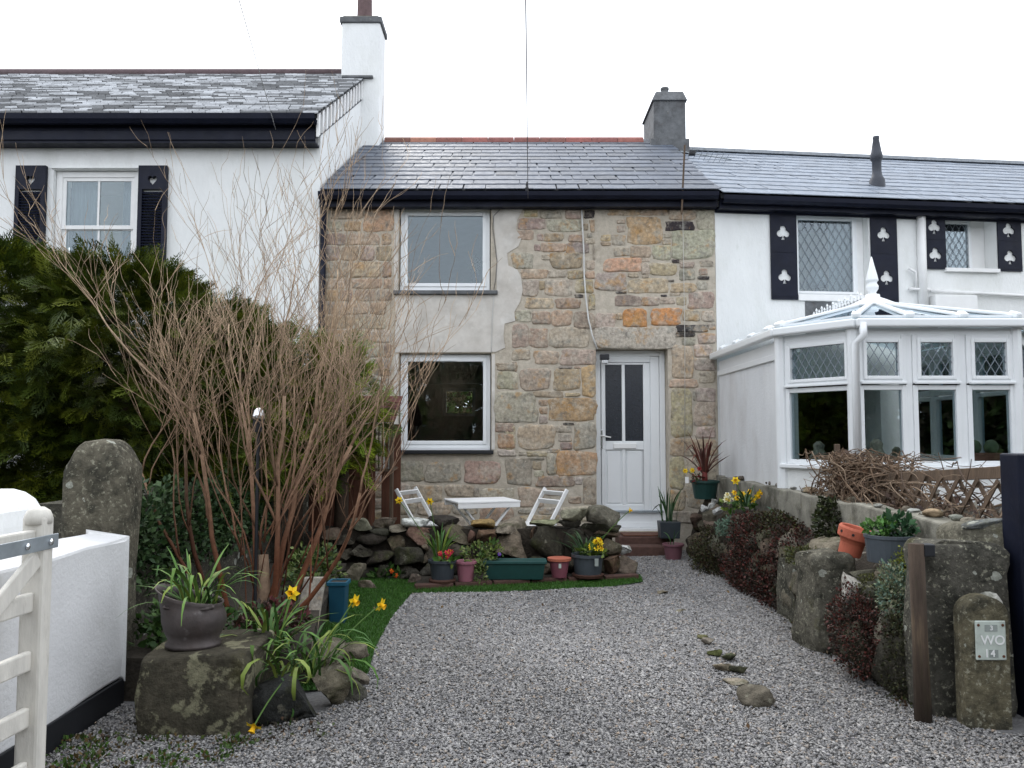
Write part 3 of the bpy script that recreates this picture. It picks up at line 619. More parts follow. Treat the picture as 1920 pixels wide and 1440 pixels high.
# ------------------------------------------------------------------ white house on the right
F2 = Frame(CR, 10.1, R(6.8))
rh = thing('white_house', 'white house with club shutters and grey slate roof at right', 'house', (5.5, 10.3, 0))
a1 = F2.rect(1494, 399, 1629, 561); a2 = F2.rect(1771, 404, 1868, 507)
RZE = 4.33; RU1 = 7.2
wall_open(F2, .004, RU1, -.05, RZE, [a1, a2, (.55, 2.15, .8, 2.1)], 0, .4).build('wall', M['white_render'], rh)
MB().fbox(F2, .3, 2.6, 2.6, 2.63, .5, 2.4).build('room_back', M['wood'], rh); MB().fbox(F2, .3, 2.6, .41, 2.6, 2.3, 2.33).build('room_ceiling', M['room'], rh)
MB().fbox(F2, .3, 2.6, .41, 2.6, .76, .795).build('room_floor', M['wood'], rh)
for u in (.27, 2.6): MB().fbox(F2, u, u + .03, .41, 2.6, .5, 2.3).build('room_side', M['wood'], rh)
for a in (a1, a2):
    MB().fbox(F2, a[0] - .3, a[1] + .3, 1.4, 1.43, a[2] - .4, a[3] + .1).build('room_back', M['room'], rh)
    MB().fbox(F2, a[0] - .3, a[1] + .3, .41, 1.4, a[2] - .4, a[2] - .37).build('room_floor', M['room'], rh)
REB, REZ, RRB, RRZ = -.2, 4.37, 2.95, 6.02
rroof = roof_slab(F2, rh, .012, RU1, .012, RU1 + .3, REB, REZ, RRB, RRZ)
def rcol(rn, t, u):
    k = rn.uniform(.88, 1.12); b = (.17, .2, .245)
    return tuple(x * k for x in b)
lay_slates(F2, rroof, lambda t: .008, lambda t: RU1, REB - .05, REZ - .02, RRB, RRZ, 12, .3, rcol, 8)
MB().fbox(F2, .01, RU1, -.15, -.12, REZ - .17, REZ - .03).build('fascia', M['black_paint'], rh)
MB().fbox(F2, .01, RU1, -.12, .0, REZ - .168, REZ - .145).build('soffit', M['black_paint'], rh)
MB().fbox(F2, .0, RU1, -.03, -.002, REZ - .19, REZ - .12).build('plate_board', M['black_paint'], rh)
gutter(F2, .02, RU1, -.152, REZ - .035, rh)
MB().bar(F2.W(.4, RRB, RRZ + .03), F2.W(RU1, RRB, RRZ + .03), .2, .05).build('ridge', M['slate'], rroof, color=(.26, .28, .30))
def leading(F, parent, r, b, s=.1, k=1.65):
    u0, u1, z0, z1 = r; mb = MB(); W = u1 - u0; H = z1 - z0
    for sg in (1, -1):
        c = -4.0
        while c < 4.0:
            pts = []
            # lines z = sg*k*(u-u0) + c
            for u in (u0, u1):
                z = sg * k * (u - u0) + c
                if 0 <= z <= H: pts.append((u, z0 + z))
            for z in (0, H):
                u = u0 + (z - c) / (sg * k)
                if u0 < u < u1: pts.append((u, z0 + z))
            if len(pts) >= 2 and math.dist(pts[0], pts[1]) > .02:
                mb.bar(F.W(pts[0][0], b + (.001 if sg > 0 else 0), pts[0][1]), F.W(pts[1][0], b + (.001 if sg > 0 else 0), pts[1][1]),   .004, .0055, up=F.n.cross(Vector((pts[1][0] - pts[0][0], 0, pts[1][1] - pts[0][1]))) if False else (0, 0, 1))
            c += s * k
    return mb.build('leading', M['lead'], parent)
wa = upvc_window(F2, rh, (a1[0] + .004, a1[1] - .1, a1[2] + .05, a1[3] - .01), .1, w=.035, sash=.035)
leading(F2, wa, (a1[0] + .064, a1[1] - .16, a1[2] + .11, a1[3] - .07), .112, .105)
MB().fbox(F2, a1[0] - .0, a1[1], -.03, .2, a1[2] - .03, a1[2] + .05).build('sill', M['white_paint'], wa, bevel=.006)
MB().fbox(F2, a1[1] - .1, a1[1] - .004, .12, .17, a1[2] + .05, a1[3] - .01).build('reveal_board', M['white_paint'], wa)
wb = upvc_window(F2, rh, (a2[0] + .003, a2[1] - .2, a2[2] + .02, a2[3] - .01), .2, w=.03, sash=.025)
leading(F2, wb, (a2[0] + .046, a2[1] - .243, a2[2] + .063, a2[3] - .053), .212, .09)
MB().fbox(F2, a2[1] - .2, a2[1] - .004, .22, .26, a2[2] + .02, a2[3] - .01).build('reveal_board', M['white_paint'], wb)
MB().fbox(F2, a2[0] - .02, a2[1] + .01, -.05, .2, a2[2] - .03, a2[2] + .02).build('sill', M['white_paint'], wb, bevel=.006)
for (x0, y0, x1, y1, clubs) in ((1444, 393, 1493, 562, ((1467, 437), (1470, 519))), (1632, 394, 1681, 567, ((1655, 440), (1661, 521))), (1734, 400, 1771, 505, ((1750, 426), (1752, 478))), (1869, 401, 1913, 509, ((1889, 432), (1892, 483)))):
    u0, u1, z0, z1 = F2.rect(x0, y0, x1, y1)
    plate(F2, [(u0, z0), (u1, z0), (u1, z1), (u0, z1)], [club(*F2.uz(cx, cy), .092) for cx, cy in clubs], -.026, .02, 'shutter', M['black_paint'], rh)
    sh = rh.children[-1]
    for zf in (0.03, .52, .93):
        zz = z0 + (z1 - z0) * zf; MB().fbox(F2, u0 + .02, u1 - .02, -.03, -.026, zz, zz + .012).build('batten', M['black_paint'], sh)
# table lamp standing in the leaded window
lp = F2.W(a1[0] + .52, .5, a1[2] + .05); lamp = thing('table_lamp', 'pale lampshade behind the larger leaded window', 'lamp', lp)
MB().lathe([(.07, 0), (.05, .03), (.02, .06), (.02, .24)], lp, 12).build('base', M['cloth'], lamp, smooth=True)
MB().lathe([(.15, .2), (.07, .42), (.065, .42), (.145, .2)], lp, 18).build('lamp_shade', M['cloth'], lamp, smooth=True)
# net curtain
mb = MB(); V = []
for i in range(25):
    u = a1[0] + .6 + .6 * i / 24; V += [F2.W(u, .33 + .02 * math.sin(i * 1.9), a1[2]), F2.W(u, .33 + .02 * math.sin(i * 1.9), a1[3])]
mb.add(V, [(2 * i, 2 * i + 2, 2 * i + 3, 2 * i + 1) for i in range(24)]); mb.build('curtain', M['cloth'], wa, smooth=True)
# soil vent, white downpipes on the wall
vp = at(1645, 352, 10.95); fl = vp.z
MB().lathe([(.14, -.08), (.13, 0), (.125, .1), (.09, .14), (.075, .2), (.075, .34), (.1, .36), (.1, .42), (.085, .46), (.05, .62), (.055, .63), (.055, .66), (.03, .66)], (vp.x, vp.y, fl), 18, Matrix.Diagonal((.8, .8, 1.08))).build('vent_pipe', M['vent'], rh, smooth=True)
def wpipe(pts, r, name='downpipe'):
    MB().tube([F2.W(*(lambda q: (q[0], -.05, q[1]))(F2.uz(x, y))) for x, y in pts], r, 10).build(name, M['white_paint'], rh, smooth=True)
wpipe([(1722, 393), (1727, 600)], .055); wpipe([(1700, 505), (1712, 512), (1714, 545)], .018, 'waste_pipe'); wpipe([(1700, 543), (1745, 545)], .02, 'waste_pipe'); wpipe([(1740, 546), (1920, 556), (1990, 560)], .022, 'waste_pipe')
r = F2.rect(1742, 556, 1820, 600); MB().fbox(F2, r[0], r[1], -.14, -.01, r[2], r[3]).build('meter_cupboard', M['white_paint'], rh, bevel=.01)
r = F2.rect(1510, 566, 1560, 640); MB().fbox(F2, r[0], r[1], -.008, .0, r[2], r[3]).build('slate_patch', M['cement'], rh)

# ------------------------------------------------------------------ conservatory
con = thing('conservatory', 'white upvc conservatory with leaded fanlights and glass roof with finial', 'conservatory', (3.7, 8.4, .8))
PB, PC, PD, PE = (2.56, 7.7), (2.99, 7.08), (4.40, 7.08), (4.90, 7.7)
ZF, ZS, ZT, ZEV = .8, 1.13, 1.835, 2.27
sheet('neighbour_garden', [(2.62, 3.2), (14, 3.2), (14, 10.2), (2.62, 10.2)], .79, M['soil'])
side = MB(); side.box(2.56, 2.7, 7.78, 10.05, .7, 2.12); side.build('side_wall', M['white_dirty'], con)
MB().box(2.535, 2.72, 7.72, 10.06, 2.12, 2.18).build('wall_trim', M['upvc'], con, bevel=.006)
MB().box(2.56, 2.7, 7.76, 10.05, 2.181, 2.3).build('eaves_beam', M['upvc'], con)
def facet(p, q, bays):
    d = Vector((q[0] - p[0], q[1] - p[1])); L = d.length; F = Frame(p[0], p[1], math.atan2(d.y, d.x))
    MB().fbox(F, .01, L - .01, .01, .12, .6, ZS - .04).build('dwarf_wall', M['white_render'], con)
    MB().fbox(F, -.02, L + .02, -.05, .1, ZS - .04, ZS).build('sill', M['upvc'], con, bevel=.008)
    MB().fbox(F, 0, L, .005, .08, ZEV, ZEV + .06).build('head', M['upvc'], con)
    bw_ = L / bays
    for i in range(bays):
        u0, u1 = i * bw_ + .028, (i + 1) * bw_ - .028
        lo = MB().ring(F, u0, u1, ZS, ZT - .005, .042, .0, .07).build('window', M['upvc'], con, bevel=.005)
        MB().fbox(F, u0 + .04, u1 - .04, .03, .036, ZS + .04, ZT - .045).build('pane', M['glass'], lo)
        hi = MB().ring(F, u0, u1, ZT + .008, ZEV, .042, -.004, .07).build('fanlight', M['upvc'], con, bevel=.005)
        MB().ring(F, u0 + .038, u1 - .038, ZT + .046, ZEV - .038, .03, -.018, .05).build('sash', M['upvc'], hi, bevel=.005)
        MB().fbox(F, u0 + .01, u1 - .01, -.035, -.004, ZT + .004, ZT + .026).build('drip_bar', M['upvc'], hi, bevel=.004)
        pr = (u0 + .066, u1 - .066, ZT + .074, ZEV - .066)
        MB().fbox(F, pr[0], pr[1], .02, .026, pr[2], pr[3]).build('pane', M['glass'], hi)
        leading(F, hi, pr, .012, .075, 1.65)
    for i in range(1, bays): MB().fbox(F, i * bw_ - .0275, i * bw_ + .0275, .01, .06, ZS, ZEV).build('mullion', M['upvc'], con, bevel=.004)
    return F, L
FA, LA = facet(PB, PC, 1); FBf, LB = facet(PC, PD, 3); FCf, LC = facet(PD, PE, 1); facet(PE, (4.9, 10.2), 3)
for p in (PB, PC, PD, PE): MB().tube([(p[0] + .0, p[1] + .035, .8), (p[0], p[1] + .035, ZEV + .06)], .06, 10).build('corner_post', M['upvc'], con)
MB().box(2.565, 2.7, 7.7, 7.785, .8, 2.28).build('corner_post', M['upvc'], con)
ZR = 2.40; AP = Vector((3.72, 8.35, 2.75)); AQ = Vector((3.72, 10.12, 2.75)); ov = .07
ea = [Vector((2.56 - ov, 10.08, ZR)), Vector((2.56 - ov, 7.68, ZR)), Vector((2.97, 7.08 - ov, ZR)), Vector((4.42, 7.08 - ov, ZR)), Vector((4.90 + ov, 7.68, ZR)), Vector((4.9 + ov, 10.2, ZR))]
gm = MB()
for a, b in zip(ea[:-1], ea[1:]): gm.bar(a + Vector((0, 0, -.035)), b + Vector((0, 0, -.035)), .09, .075)
gm.build('gutter', M['upvc'], con, bevel=.015)
gm = MB()
for a, b in zip(ea[:-1], ea[1:]): gm.bar(a.lerp(AP, .05) + Vector((0, 0, .006)), b.lerp(AP, .05) + Vector((0, 0, .006)), .05, .03)
gm.build('eaves_trim', M['upvc'], con)
feet = []
for t in (.12, .37, .62, .86): feet.append((ea[0].lerp(ea[1], t), AQ.lerp(AP, t)))
feet += [(ea[1], AP), (ea[2], AP), (ea[2].lerp(ea[3], 1 / 3), AP), (ea[2].lerp(ea[3], 2 / 3), AP), (ea[3], AP), (ea[4], AP)]
for t in (.2, .6): feet.append((ea[4].lerp(ea[5], t), AP.lerp(AQ, t)))
for a, b in feet:
    a2_ = a.lerp(b, .04)
    MB().bar(a2_ + Vector((0, 0, .03)), b.lerp(a, .02) + Vector((0, 0, .02)), .05, .03).build('glazing_bar', M['upvc'], con, bevel=.008)
    MB().bar(a.lerp(b, .02) + Vector((0, 0, .012)), a.lerp(b, .07) + Vector((0, 0, .03)), .075, .07).build('bar_end', M['upvc'], con, bevel=.012)
tri = [(ea[1], ea[2], AP), (ea[2], ea[2].lerp(ea[3], 1 / 3), AP), (ea[2].lerp(ea[3], 1 / 3), ea[2].lerp(ea[3], 2 / 3), AP), (ea[2].lerp(ea[3], 2 / 3), ea[3], AP), (ea[3], ea[4], AP)]
for t in tri:
    c = (t[0] + t[1] + t[2]) / 3; mb = MB(); p = [c + (q - c) * .985 for q in t]
    mb.add([q + Vector((0, 0, .01)) for q in p] + [q + Vector((0, 0, .002)) for q in p], [(0, 1, 2), (5, 4, 3), (0, 3, 4, 1), (1, 4, 5, 2), (2, 5, 3, 0)]); mb.build('roof_pane', M['glass_roof'], con)
for (a, b) in ((ea[0], ea[1]), (ea[5], ea[4])):
    mb = MB(); p = [a, b, AP, AQ]; mb.hexa([q + Vector((0, 0, .002)) for q in p] + [q + Vector((0, 0, .01)) for q in p]); mb.build('roof_pane', M['glass_roof'], con)
MB().bar(AP + Vector((0, 0, .03)), AQ + Vector((0, 0, .03)), .14, .05).build('ridge_capping', M['upvc'], con, bevel=.012)
MB().lathe([(.24, -.045), (.22, -.01), (.12, .04), (.075, .06), (.07, .09)], AP, 18).build('ridge_end_cap', M['upvc'], con, smooth=True)
fin = MB().lathe([(.055, .06), (.05, .09), (.035, .11), (.06, .15), (.062, .18), (.045, .21), (.05, .225), (.062, .235), (.06, .25), (.05, .3), (.03, .38), (.008, .48), (.002, .49)], AP, 16); fin.build('finial', M['upvc'], con, smooth=True)
mb = MB(); y = 8.62; k = 0
while y < 10.0:
    z = AP.z + .05; mb.bar((AP.x, y, z), (AP.x, y, z + (.10 if k % 2 else .07)), .012, .03); mb.bar((AP.x, y - .045, z + .035), (AP.x, y + .045, z + .035), .012, .018)
    mb.lathe([(.004, 0), (.016, .012), (.004, .04)], (AP.x, y, z + (.10 if k % 2 else .07)), 6); y += .085; k += 1
mb.build('cresting', M['upvc'], con)
MB().tube([(3.02, 6.98, 2.36), (3.02, 6.97, 2.25), (2.97, 7.03, 2.19), (2.97, 7.03, .8)], .034, 8).build('downpipe', M['upvc'], con, smooth=True)
MB().box(2.75, 4.75, 7.2, 10.05, .805, .82).build('floor', M['concrete'], con)
# things on the conservatory sill
def leafcloud(cen, rad, n, size, pal, seed, up=.3, elong=1.6, shell=.35, zmin=None):
    """n small folded leaves spread through an ellipsoid; returns V, F, C arrays"""
    g = np.random.default_rng(seed)
    d = g.normal(size=(n, 3)); d /= np.linalg.norm(d, axis=1)[:, None]
    rr = shell + (1 - shell) * g.random(n) ** .5; lump = 1 + .22 * np.sin(d[:, 0] * 5 + seed) * np.cos(d[:, 2] * 4 + seed * 1.7)
    p = d * (rr * lump)[:, None] * np.array(rad) + np.array(cen)
    if zmin is not None: p[:, 2] = np.maximum(p[:, 2], zmin + .01 * g.random(n))
    a = d * .8 + g.normal(size=(n, 3)) * .6 + np.array([0, 0, up]); a /= np.linalg.norm(a, axis=1)[:, None]
    b = np.cross(a, g.normal(size=(n, 3))); b /= np.linalg.norm(b, axis=1)[:, None] + 1e-6
    c = np.cross(a, b); s = size * (.6 + .8 * g.random(n))[:, None]
    V = np.stack([p, p + a * s * .5 + b * s * .5 / elong + c * s * .08, p + a * s, p + a * s * .5 - b * s * .5 / elong + c * s * .08], 1).reshape(-1, 3)
    i = np.arange(n)[:, None] * 4; Fc = np.concatenate([i + np.array([[0, 1, 2]]), i + np.array([[0, 2, 3]])], 0)
    pal = np.array(pal); k = g.integers(0, len(pal), n); C = pal[k] * (.7 + .6 * g.random(n))[:, None]
    return V, Fc, np.repeat(C, 4, 0)
def join(parts):
    V = []; Fc = []; C = []; o = 0
    for v, f, c in parts: V.append(v); Fc.append(f + o); C.append(c); o += len(v)
    return np.concatenate(V), np.concatenate(Fc), np.concatenate(C)
GR = [(.03, .07, .012), (.045, .09, .018), (.02, .05, .01)]
box_t = thing('window_box', 'terracotta trough of round cacti on the conservatory sill', 'planter', (4.2, 7.25, ZS + .005))
MB().box(4.03, 4.33, 7.2, 7.32, ZS + .004, ZS + .11).build('trough', M['terra'], box_t, color=(.22, .10, .07), bevel=.008)
for i, x in enumerate((4.1, 4.25)): MB().lathe([(.03, .1), (.055, .13), (.06, .17), (.04, .21), (.01, .225)], (x, 7.26, ZS), 14).build('cactus', M['petal'], box_t, color=(.10, .14, .08), smooth=True)
for i, (x, y, s, lb, c) in enumerate(((3.25, 7.3, .1, 'round pale stone ornament behind first front pane', (.28, .27, .22)), (3.42, 7.28, .07, 'small stone ornament beside the pale round one', (.2, .19, .15)), (2.83, 7.55, .09, 'stone ornament behind the angled conservatory window', (.25, .24, .2)))):
    t = MB().lathe([(s, 0), (s * 1.05, s * .6), (s * .6, s * 1.2), (s * .5, s * 1.5), (s * .58, s * 1.9), (s * .2, s * 2.3)], (x, y, ZS + .002), 14)
    tag(t.build('ornament', M['stone'], None, smooth=True, color=c), lb, 'ornament')

# ------------------------------------------------------------------ rocks and granite
_ico = {}
def ico(sub):
    if sub not in _ico:
        bm = bmesh.new(); bmesh.ops.create_icosphere(bm, subdivisions=sub, radius=1.0)
        _ico[sub] = (np.array([v.co[:] for v in bm.verts]), np.array([[v.index for v in f.verts] for f in bm.faces])); bm.free()
    return _ico[sub]
def vnoise(P, sc, seed):
    g = np.random.default_rng(seed); out = np.zeros(len(P))
    for k in range(7):
        w = g.normal(size=3) * sc * (1 + k * .6); out += np.sin(P @ w + g.random() * 6.28) / (1 + k * .6)
    return out / 2.6
def rock_vf(seed, size, sub=3, planes=9, rough=.04):
    V, Fc = ico(sub); V = V.copy(); g = np.random.default_rng(seed)
    if planes > 5: V = np.sign(V) * np.abs(V) ** .6; V /= np.abs(V).max(); V = rotz(V, g.uniform(-.5, .5), g.uniform(-.35, .35))
    for _ in range(planes):
        n = g.normal(size=3); n /= np.linalg.norm(n); d = g.uniform(.36, .85); h = V @ n; m = h > d
        V[m] -= np.outer(h[m] - d, n)
    V *= (1 + rough * vnoise(V, 2.2, seed))[:, None]
    V += .02 * np.stack([vnoise(V, 7, seed + i) for i in range(3)], 1) + .02 * g.normal(size=V.shape)
    lo, hi = V.min(0), V.max(0); V = ((V - lo) / (hi - lo) - .5) * np.array(size)
    return V, Fc
def rotz(V, a, b=0.0):
    c, s = math.cos(a), math.sin(a); V = V @ np.array([[c, s, 0], [-s, c, 0], [0, 0, 1]])
    c, s = math.cos(b), math.sin(b); return V @ np.array([[c, 0, -s], [0, 1, 0], [s, 0, c]])
def rock(name, cen, size, seed, colr, parent=None, m=None, sub=3, rz=0.0, ry=0.0, planes=8):
    V, Fc = rock_vf(seed, size, sub, planes); V = rotz(V, rz, ry) + np.array(cen)
    o = mesh_np(name, V, Fc, m or M['rock'], parent, color=colr, smooth=False)
    if parent is None: pass
    return o
def block(name, cen, size, seed, colr, m=None, parent=None, p=.28, rough=.025, rz=0.0, sub=4, ry=0.0, chips=7):
    V, Fc = ico(sub); V = np.sign(V) * np.abs(V) ** p; V = V / np.abs(V).max(0)
    q = np.array(size) / 2; V = V * q; V += (V / q) * (rough * vnoise(V / max(size) * 2, 2.5, seed))[:, None]
    gg_ = np.random.default_rng(seed + 5)
    for _ in range(chips):
        nrm = gg_.normal(size=3); nrm = np.sign(nrm) * np.abs(nrm) ** .6; nrm /= np.linalg.norm(nrm); h = V @ nrm; d = h.max() * gg_.uniform(.94, .99); mk = h > d; V[mk] -= np.outer(h[mk] - d, nrm)
    V += rough * .35 * np.stack([vnoise(V, 14, seed + i) for i in range(3)], 1) + rough * .2 * np.stack([vnoise(V, 38, seed + i) for i in range(3)], 1)
    V = rotz(V, rz, ry) + np.array(cen)
    return mesh_np(name, V, Fc, m or M['granite'], parent, color=colr, smooth=True)

# dry stone terrace wall in front of the patio
dw = thing('dry_stone_wall', 'low dry stone terrace wall behind the row of pots', 'wall', (0, 8.3, 0))
DW1 = """415,615,660,735,g;680,610,880,710,p;830,690,1005,770,g;970,590,1240,720,w;1015,700,1290,890,r;1230,600,1540,710,k;160,720,340,830,b;110,820,280,960,b;280,790,480,930,k;480,765,800,890,k;820,800,1000,980,b;430,890,680,1010,k;580,960,880,1110,k;210,940,450,1080,k;870,920,1180,1100,k;1160,890,1240,960,b;490,1090,680,1250,k;680,1100,860,1220,k;880,1100,1150,1230,k;1370,680,1720,890,b;1240,730,1400,900,k;1150,960,1260,1100,b;1210,900,1430,1060,k;1150,1090,1400,1240,k;290,1090,490,1240,k;1400,880,1700,1080,k;1420,1060,1720,1220,k;640,720,830,800,k"""
DW2 = """20,610,250,700,o;270,590,575,740,g;75,710,285,850,r;-20,720,60,860,r;270,740,600,1020,b;590,690,670,830,r;610,610,890,690,y;610,685,940,980,k;890,610,1110,690,k;950,700,1250,990,k;920,490,1180,620,g;1180,470,1500,690,g;1130,640,1510,760,k;1250,690,1500,790,b;1330,800,1510,980,b;1330,980,1510,1150,r;60,850,260,1000,k;590,980,760,1060,k;400,1000,620,1080,k;0,1000,200,1120,k;200,1040,420,1150,k;640,1040,900,1150,b;900,990,1100,1130,k;1080,960,1330,1130,k"""
DC = {'g': (.20, .185, .135), 'p': (.17, .13, .10), 'b': (.13, .10, .07), 'k': (.05, .044, .034), 'r': (.14, .085, .06), 'w': (.62, .6, .56), 'o': (.30, .19, .08), 'y': (.25, .23, .15)}
sd_ = 100
for txt, ox, oy, k, (xa, xb) in ((DW1, 580, 860, 5.5375, (0, 0)), (DW2, 880, 860, 5.333, (0, 0))):
    for it in txt.split(';'):
        a = it.split(','); x0, y0, x1, y1 = (float(q) for q in a[:4]); sd_ += 1
        x0, x1, y0, y1 = ox + x0 / k, ox + x1 / k, oy + y0 / k, oy + y1 / k
        yc = (y0 + y1) / 2; Y = 8.05 + .25 * (1090 - yc) / 130 + rs.uniform(-.05, .05)
        c = at((x0 + x1) / 2, yc, Y); w = (x1 - x0) / FPX * Y * 1.08; h = (y1 - y0) / FPX * Y * (.7 if a[4] == 'w' else 1.1)
        rock('stone', (c.x, c.y, c.z), (w, min(.5, max(.2, w * .9)), h), sd_, jit(DC[a[4]], rs, .3), dw, planes=8)
MB().box(-1.95, 1.0, 8.22, 8.5, -.02, .46).build('fill', M['soil'], dw)
MB().box(-2.1, -1.7, 8.3, 9.0, -.02, .4).build('fill', M['soil'], dw)

# boundary wall and rockery on the right
bwl = MB(); V = []
for i in range(25):
    t = i / 24; y = 4.3 + 5.55 * t; top = .90 - .0 * t + .012 * math.sin(i * 2.1)
    V += [(2.47, y, -.02), (2.47 + .006 * math.sin(i * 3.3), y, top), (2.64, y, top + .006 * math.cos(i * 1.7)), (2.64, y, -.02)]
bwl.add(V, [(4 * i + j, 4 * i + (j + 1) % 4, 4 * i + 4 + (j + 1) % 4, 4 * i + 4 + j) for i in range(24) for j in range(4)] + [(0, 1, 2, 3), (99, 98, 97, 96)])
tag(bwl.build('boundary_wall', M['concrete'], bevel=.012), 'low mossy concrete boundary wall above the rockery', 'wall')
rk = thing('rockery', 'planted rockery bank of mossy stones below the boundary wall', 'rockery', (2.25, 7, 0))
nb = 40; V = []
for i in range(nb + 1):
    y = 4.55 + 5.35 * i / nb; j = .04 * math.sin(i * 1.9) + .03 * math.sin(i * .7 + 1)
    for (x, z) in ((2.13 + j, -.03), (2.16 + j, .22), (2.22 + j, .42), (2.3 + j * .6, .58 + j), (2.40, .62 + j * .5), (2.5, .62)): V.append((x, y, z))
MB().add(V, [(6 * i + k, 6 * i + k + 1, 6 * i + 7 + k, 6 * i + 6 + k) for i in range(nb) for k in range(5)]).build('earth_bank', M['soil'], rk, smooth=True)
for i in range(64):
    y = rs.uniform(5.9, 9.8); f = rs.random(); x = 2.13 + .2 * f ** 1.5; z = .1 + .5 * f; w = rs.uniform(.14, .34)
    rock('stone', (x, y, z), (w * .8, w, w * rs.uniform(.55, .9)), 300 + i, jit(rs.choice([(.10, .085, .06), (.07, .062, .045), (.16, .145, .11), (.13, .1, .075)]), rs, .3), rk, rz=rs.uniform(-.4, .4))
def stand(name, px0, px1, pyt, pyb, Y, dep, seed, c, label, cat, m=None, p=.25, rz=0.0, rough=.03):
    Ym = Y + dep * .3; a, b = at(px0, (pyt + pyb) / 2, Ym), at(px1, (pyt + pyb) / 2, Ym); zt = at((px0 + px1) / 2, pyt, Ym).z
    o = block(name, ((a.x + b.x) / 2, Y + dep / 2, zt / 2 - .02), (b.x - a.x, dep, zt + .04), seed, c, m, p=p, rz=rz, rough=rough)
    return tag(o, label, cat)
stand('granite_slab', 1478, 1526, 1054, 1150, 6.1, .36, 41, (.10, .095, .075), 'shorter granite slab standing left of the taller one in the rockery edge', 'stone', p=.22)
stand('granite_slab', 1513, 1600, 1038, 1240, 5.25, .4, 42, (.12, .112, .088), 'tall upright granite slab below the terracotta pot', 'stone', p=.24, rough=.04)
stand('granite_gatepost', 1720, 1890, 1012, 1335, 4.14, .26, 43, (.085, .08, .066), 'large dark granite wall end beside the black gatepost', 'gatepost', p=.2, rough=.03)
stand('granite_slab', 1786, 1892, 982, 1030, 4.28, .3, 44, (.14, .13, .1), 'flat granite capping under the grey driftwood', 'stone', p=.25)
tag(rock('rock', (2.36, 4.1, .52), (.12, .1, .2), 45, (.42, .41, .37)), 'pale white rock wedged beside the granite wall end', 'rock')
# marker post with a utility plate
mp = MB(); c0 = at(1811, 1240, 3.98); c1 = at(1896, 1240, 3.98); zt = at(1850, 1119, 3.98).z; hw = (c1.x - c0.x) / 2; xc = (c0.x + c1.x) / 2
out = [(-hw, -.05), (hw, -.05), (hw, zt - .09)] + [(hw * math.cos(t), zt - .09 + .09 * math.sin(t)) for t in [R(q) for q in range(15, 180, 15)]] + [(-hw, zt - .09)]
n = len(out); mp.add([(xc + x, 3.98, z) for x, z in out] + [(xc + x, 4.09, z) for x, z in out], [tuple(range(n)), tuple(range(2 * n - 1, n - 1, -1))] + [(i, n + i, n + (i + 1) % n, (i + 1) % n) for i in range(n)])
mpo = tag(mp.build('marker_post', M['granite'], color=(.13, .115, .075), bevel=.012), 'short concrete marker post with rounded top carrying the metal plate', 'post')
FS = Frame(0, 3.98)
sg = thing('utility_sign', 'weathered pale metal plate with handwritten letters and rusty screws', 'sign', (xc, 3.975, .35))
r = FS.rect(1827, 1163, 1884, 1237); u0, u1, z0, z1 = r
plate_m = MB().fbox(FS, u0, u1, -.012, -.002, z0, z1).build('plate', M['sign'], sg, bevel=.006)
def onsign(fx, fy): return (u0 + (u1 - u0) * fx, z1 - (z1 - z0) * fy)
for fx in (.1, .9):
    for fy in (.11, .9):
        q = onsign(fx, fy); MB().lathe([(.007, 0), (.006, .003), (.001, .004)], FS.W(q[0], -.012, q[1]), 10, Matrix.Rotation(R(90), 3, 'X')).build('screw', M['rust'], sg)
for (f0, f1, g0, g1) in ((.3, .72, .1, .27), (.42, .72, .73, .93)):
    a, b = onsign(f0, g1), onsign(f1, g0); MB().fbox(FS, a[0], b[0], -.0135, -.0118, a[1], b[1]).build('panel', M['sign_panel'], sg)
def text(s, fx, fy, size, m):
    cu = bpy.data.curves.new('letters', 'FONT'); cu.body = s; cu.size = size; cu.extrude = .0008; cu.offset = .0006; cu.align_x = 'CENTER'; cu.align_y = 'CENTER'
    tmp = bpy.data.objects.new('tmp', cu); col.objects.link(tmp); bpy.context.view_layer.update(); me = bpy.data.meshes.new_from_object(tmp.evaluated_get(bpy.context.evaluated_depsgraph_get())); bpy.data.objects.remove(tmp)
    me.materials.clear(); me.materials.append(m); o = bpy.data.objects.new('lettering', me); col.objects.link(o); o.parent = sg
    q = onsign(fx, fy); o.location = FS.W(q[0], -.0145, q[1]) - sg.location; o.rotation_euler = (R(90), 0, 0)
text('W', .38, .5, .062, M['white_paint']); text('O', .78, .5, .062, M['white_paint']); text('1', .34, .83, .055, M['white_paint']); text('4', .54, .83, .045, M['white_paint']); text('3', .52, .185, .03, M['white_paint'])
# timber pole, black gatepost
p0 = at(1731, 1330, 4.08); zt = at(1731, 1020, 4.08).z
tp = thing('timber_post', 'slim weathered timber post against the granite wall end', 'post', (p0.x, 4.08, 0))
MB().tube([(p0.x + .004, 4.09, -.03), (p0.x, 4.09, .4), (p0.x - .006, 4.09, zt)], [.042, .036, .038], 9).build('pole', M['post_wood'], tp, smooth=True)
MB().box(p0.x + .02, p0.x + .075, 4.06, 4.12, zt - .06, zt + .0).build('bracket', M['dark'], tp, bevel=.005)
b0 = at(1882, 1100, 4.28); bz = at(1900, 851, 4.12).z
bp_ = thing('black_gatepost', 'black painted square timber gatepost at the right edge', 'gatepost', (b0.x + .07, 4.18, 0))
MB().box(b0.x, b0.x + .16, 4.12, 4.28, -.03, bz).build('post', M['black_paint'], bp_, bevel=.01)
MB().box(b0.x + .06, b0.x + .1, 4.1, 4.12, bz - .04, bz + .006).build('latch', M['chrome'], bp_, bevel=.004)
MB().box(b0.x + .17, b0.x + 1.2, 4.17, 4.22, .05, bz - .03).build('board', M['black_paint'], bp_, bevel=.005)
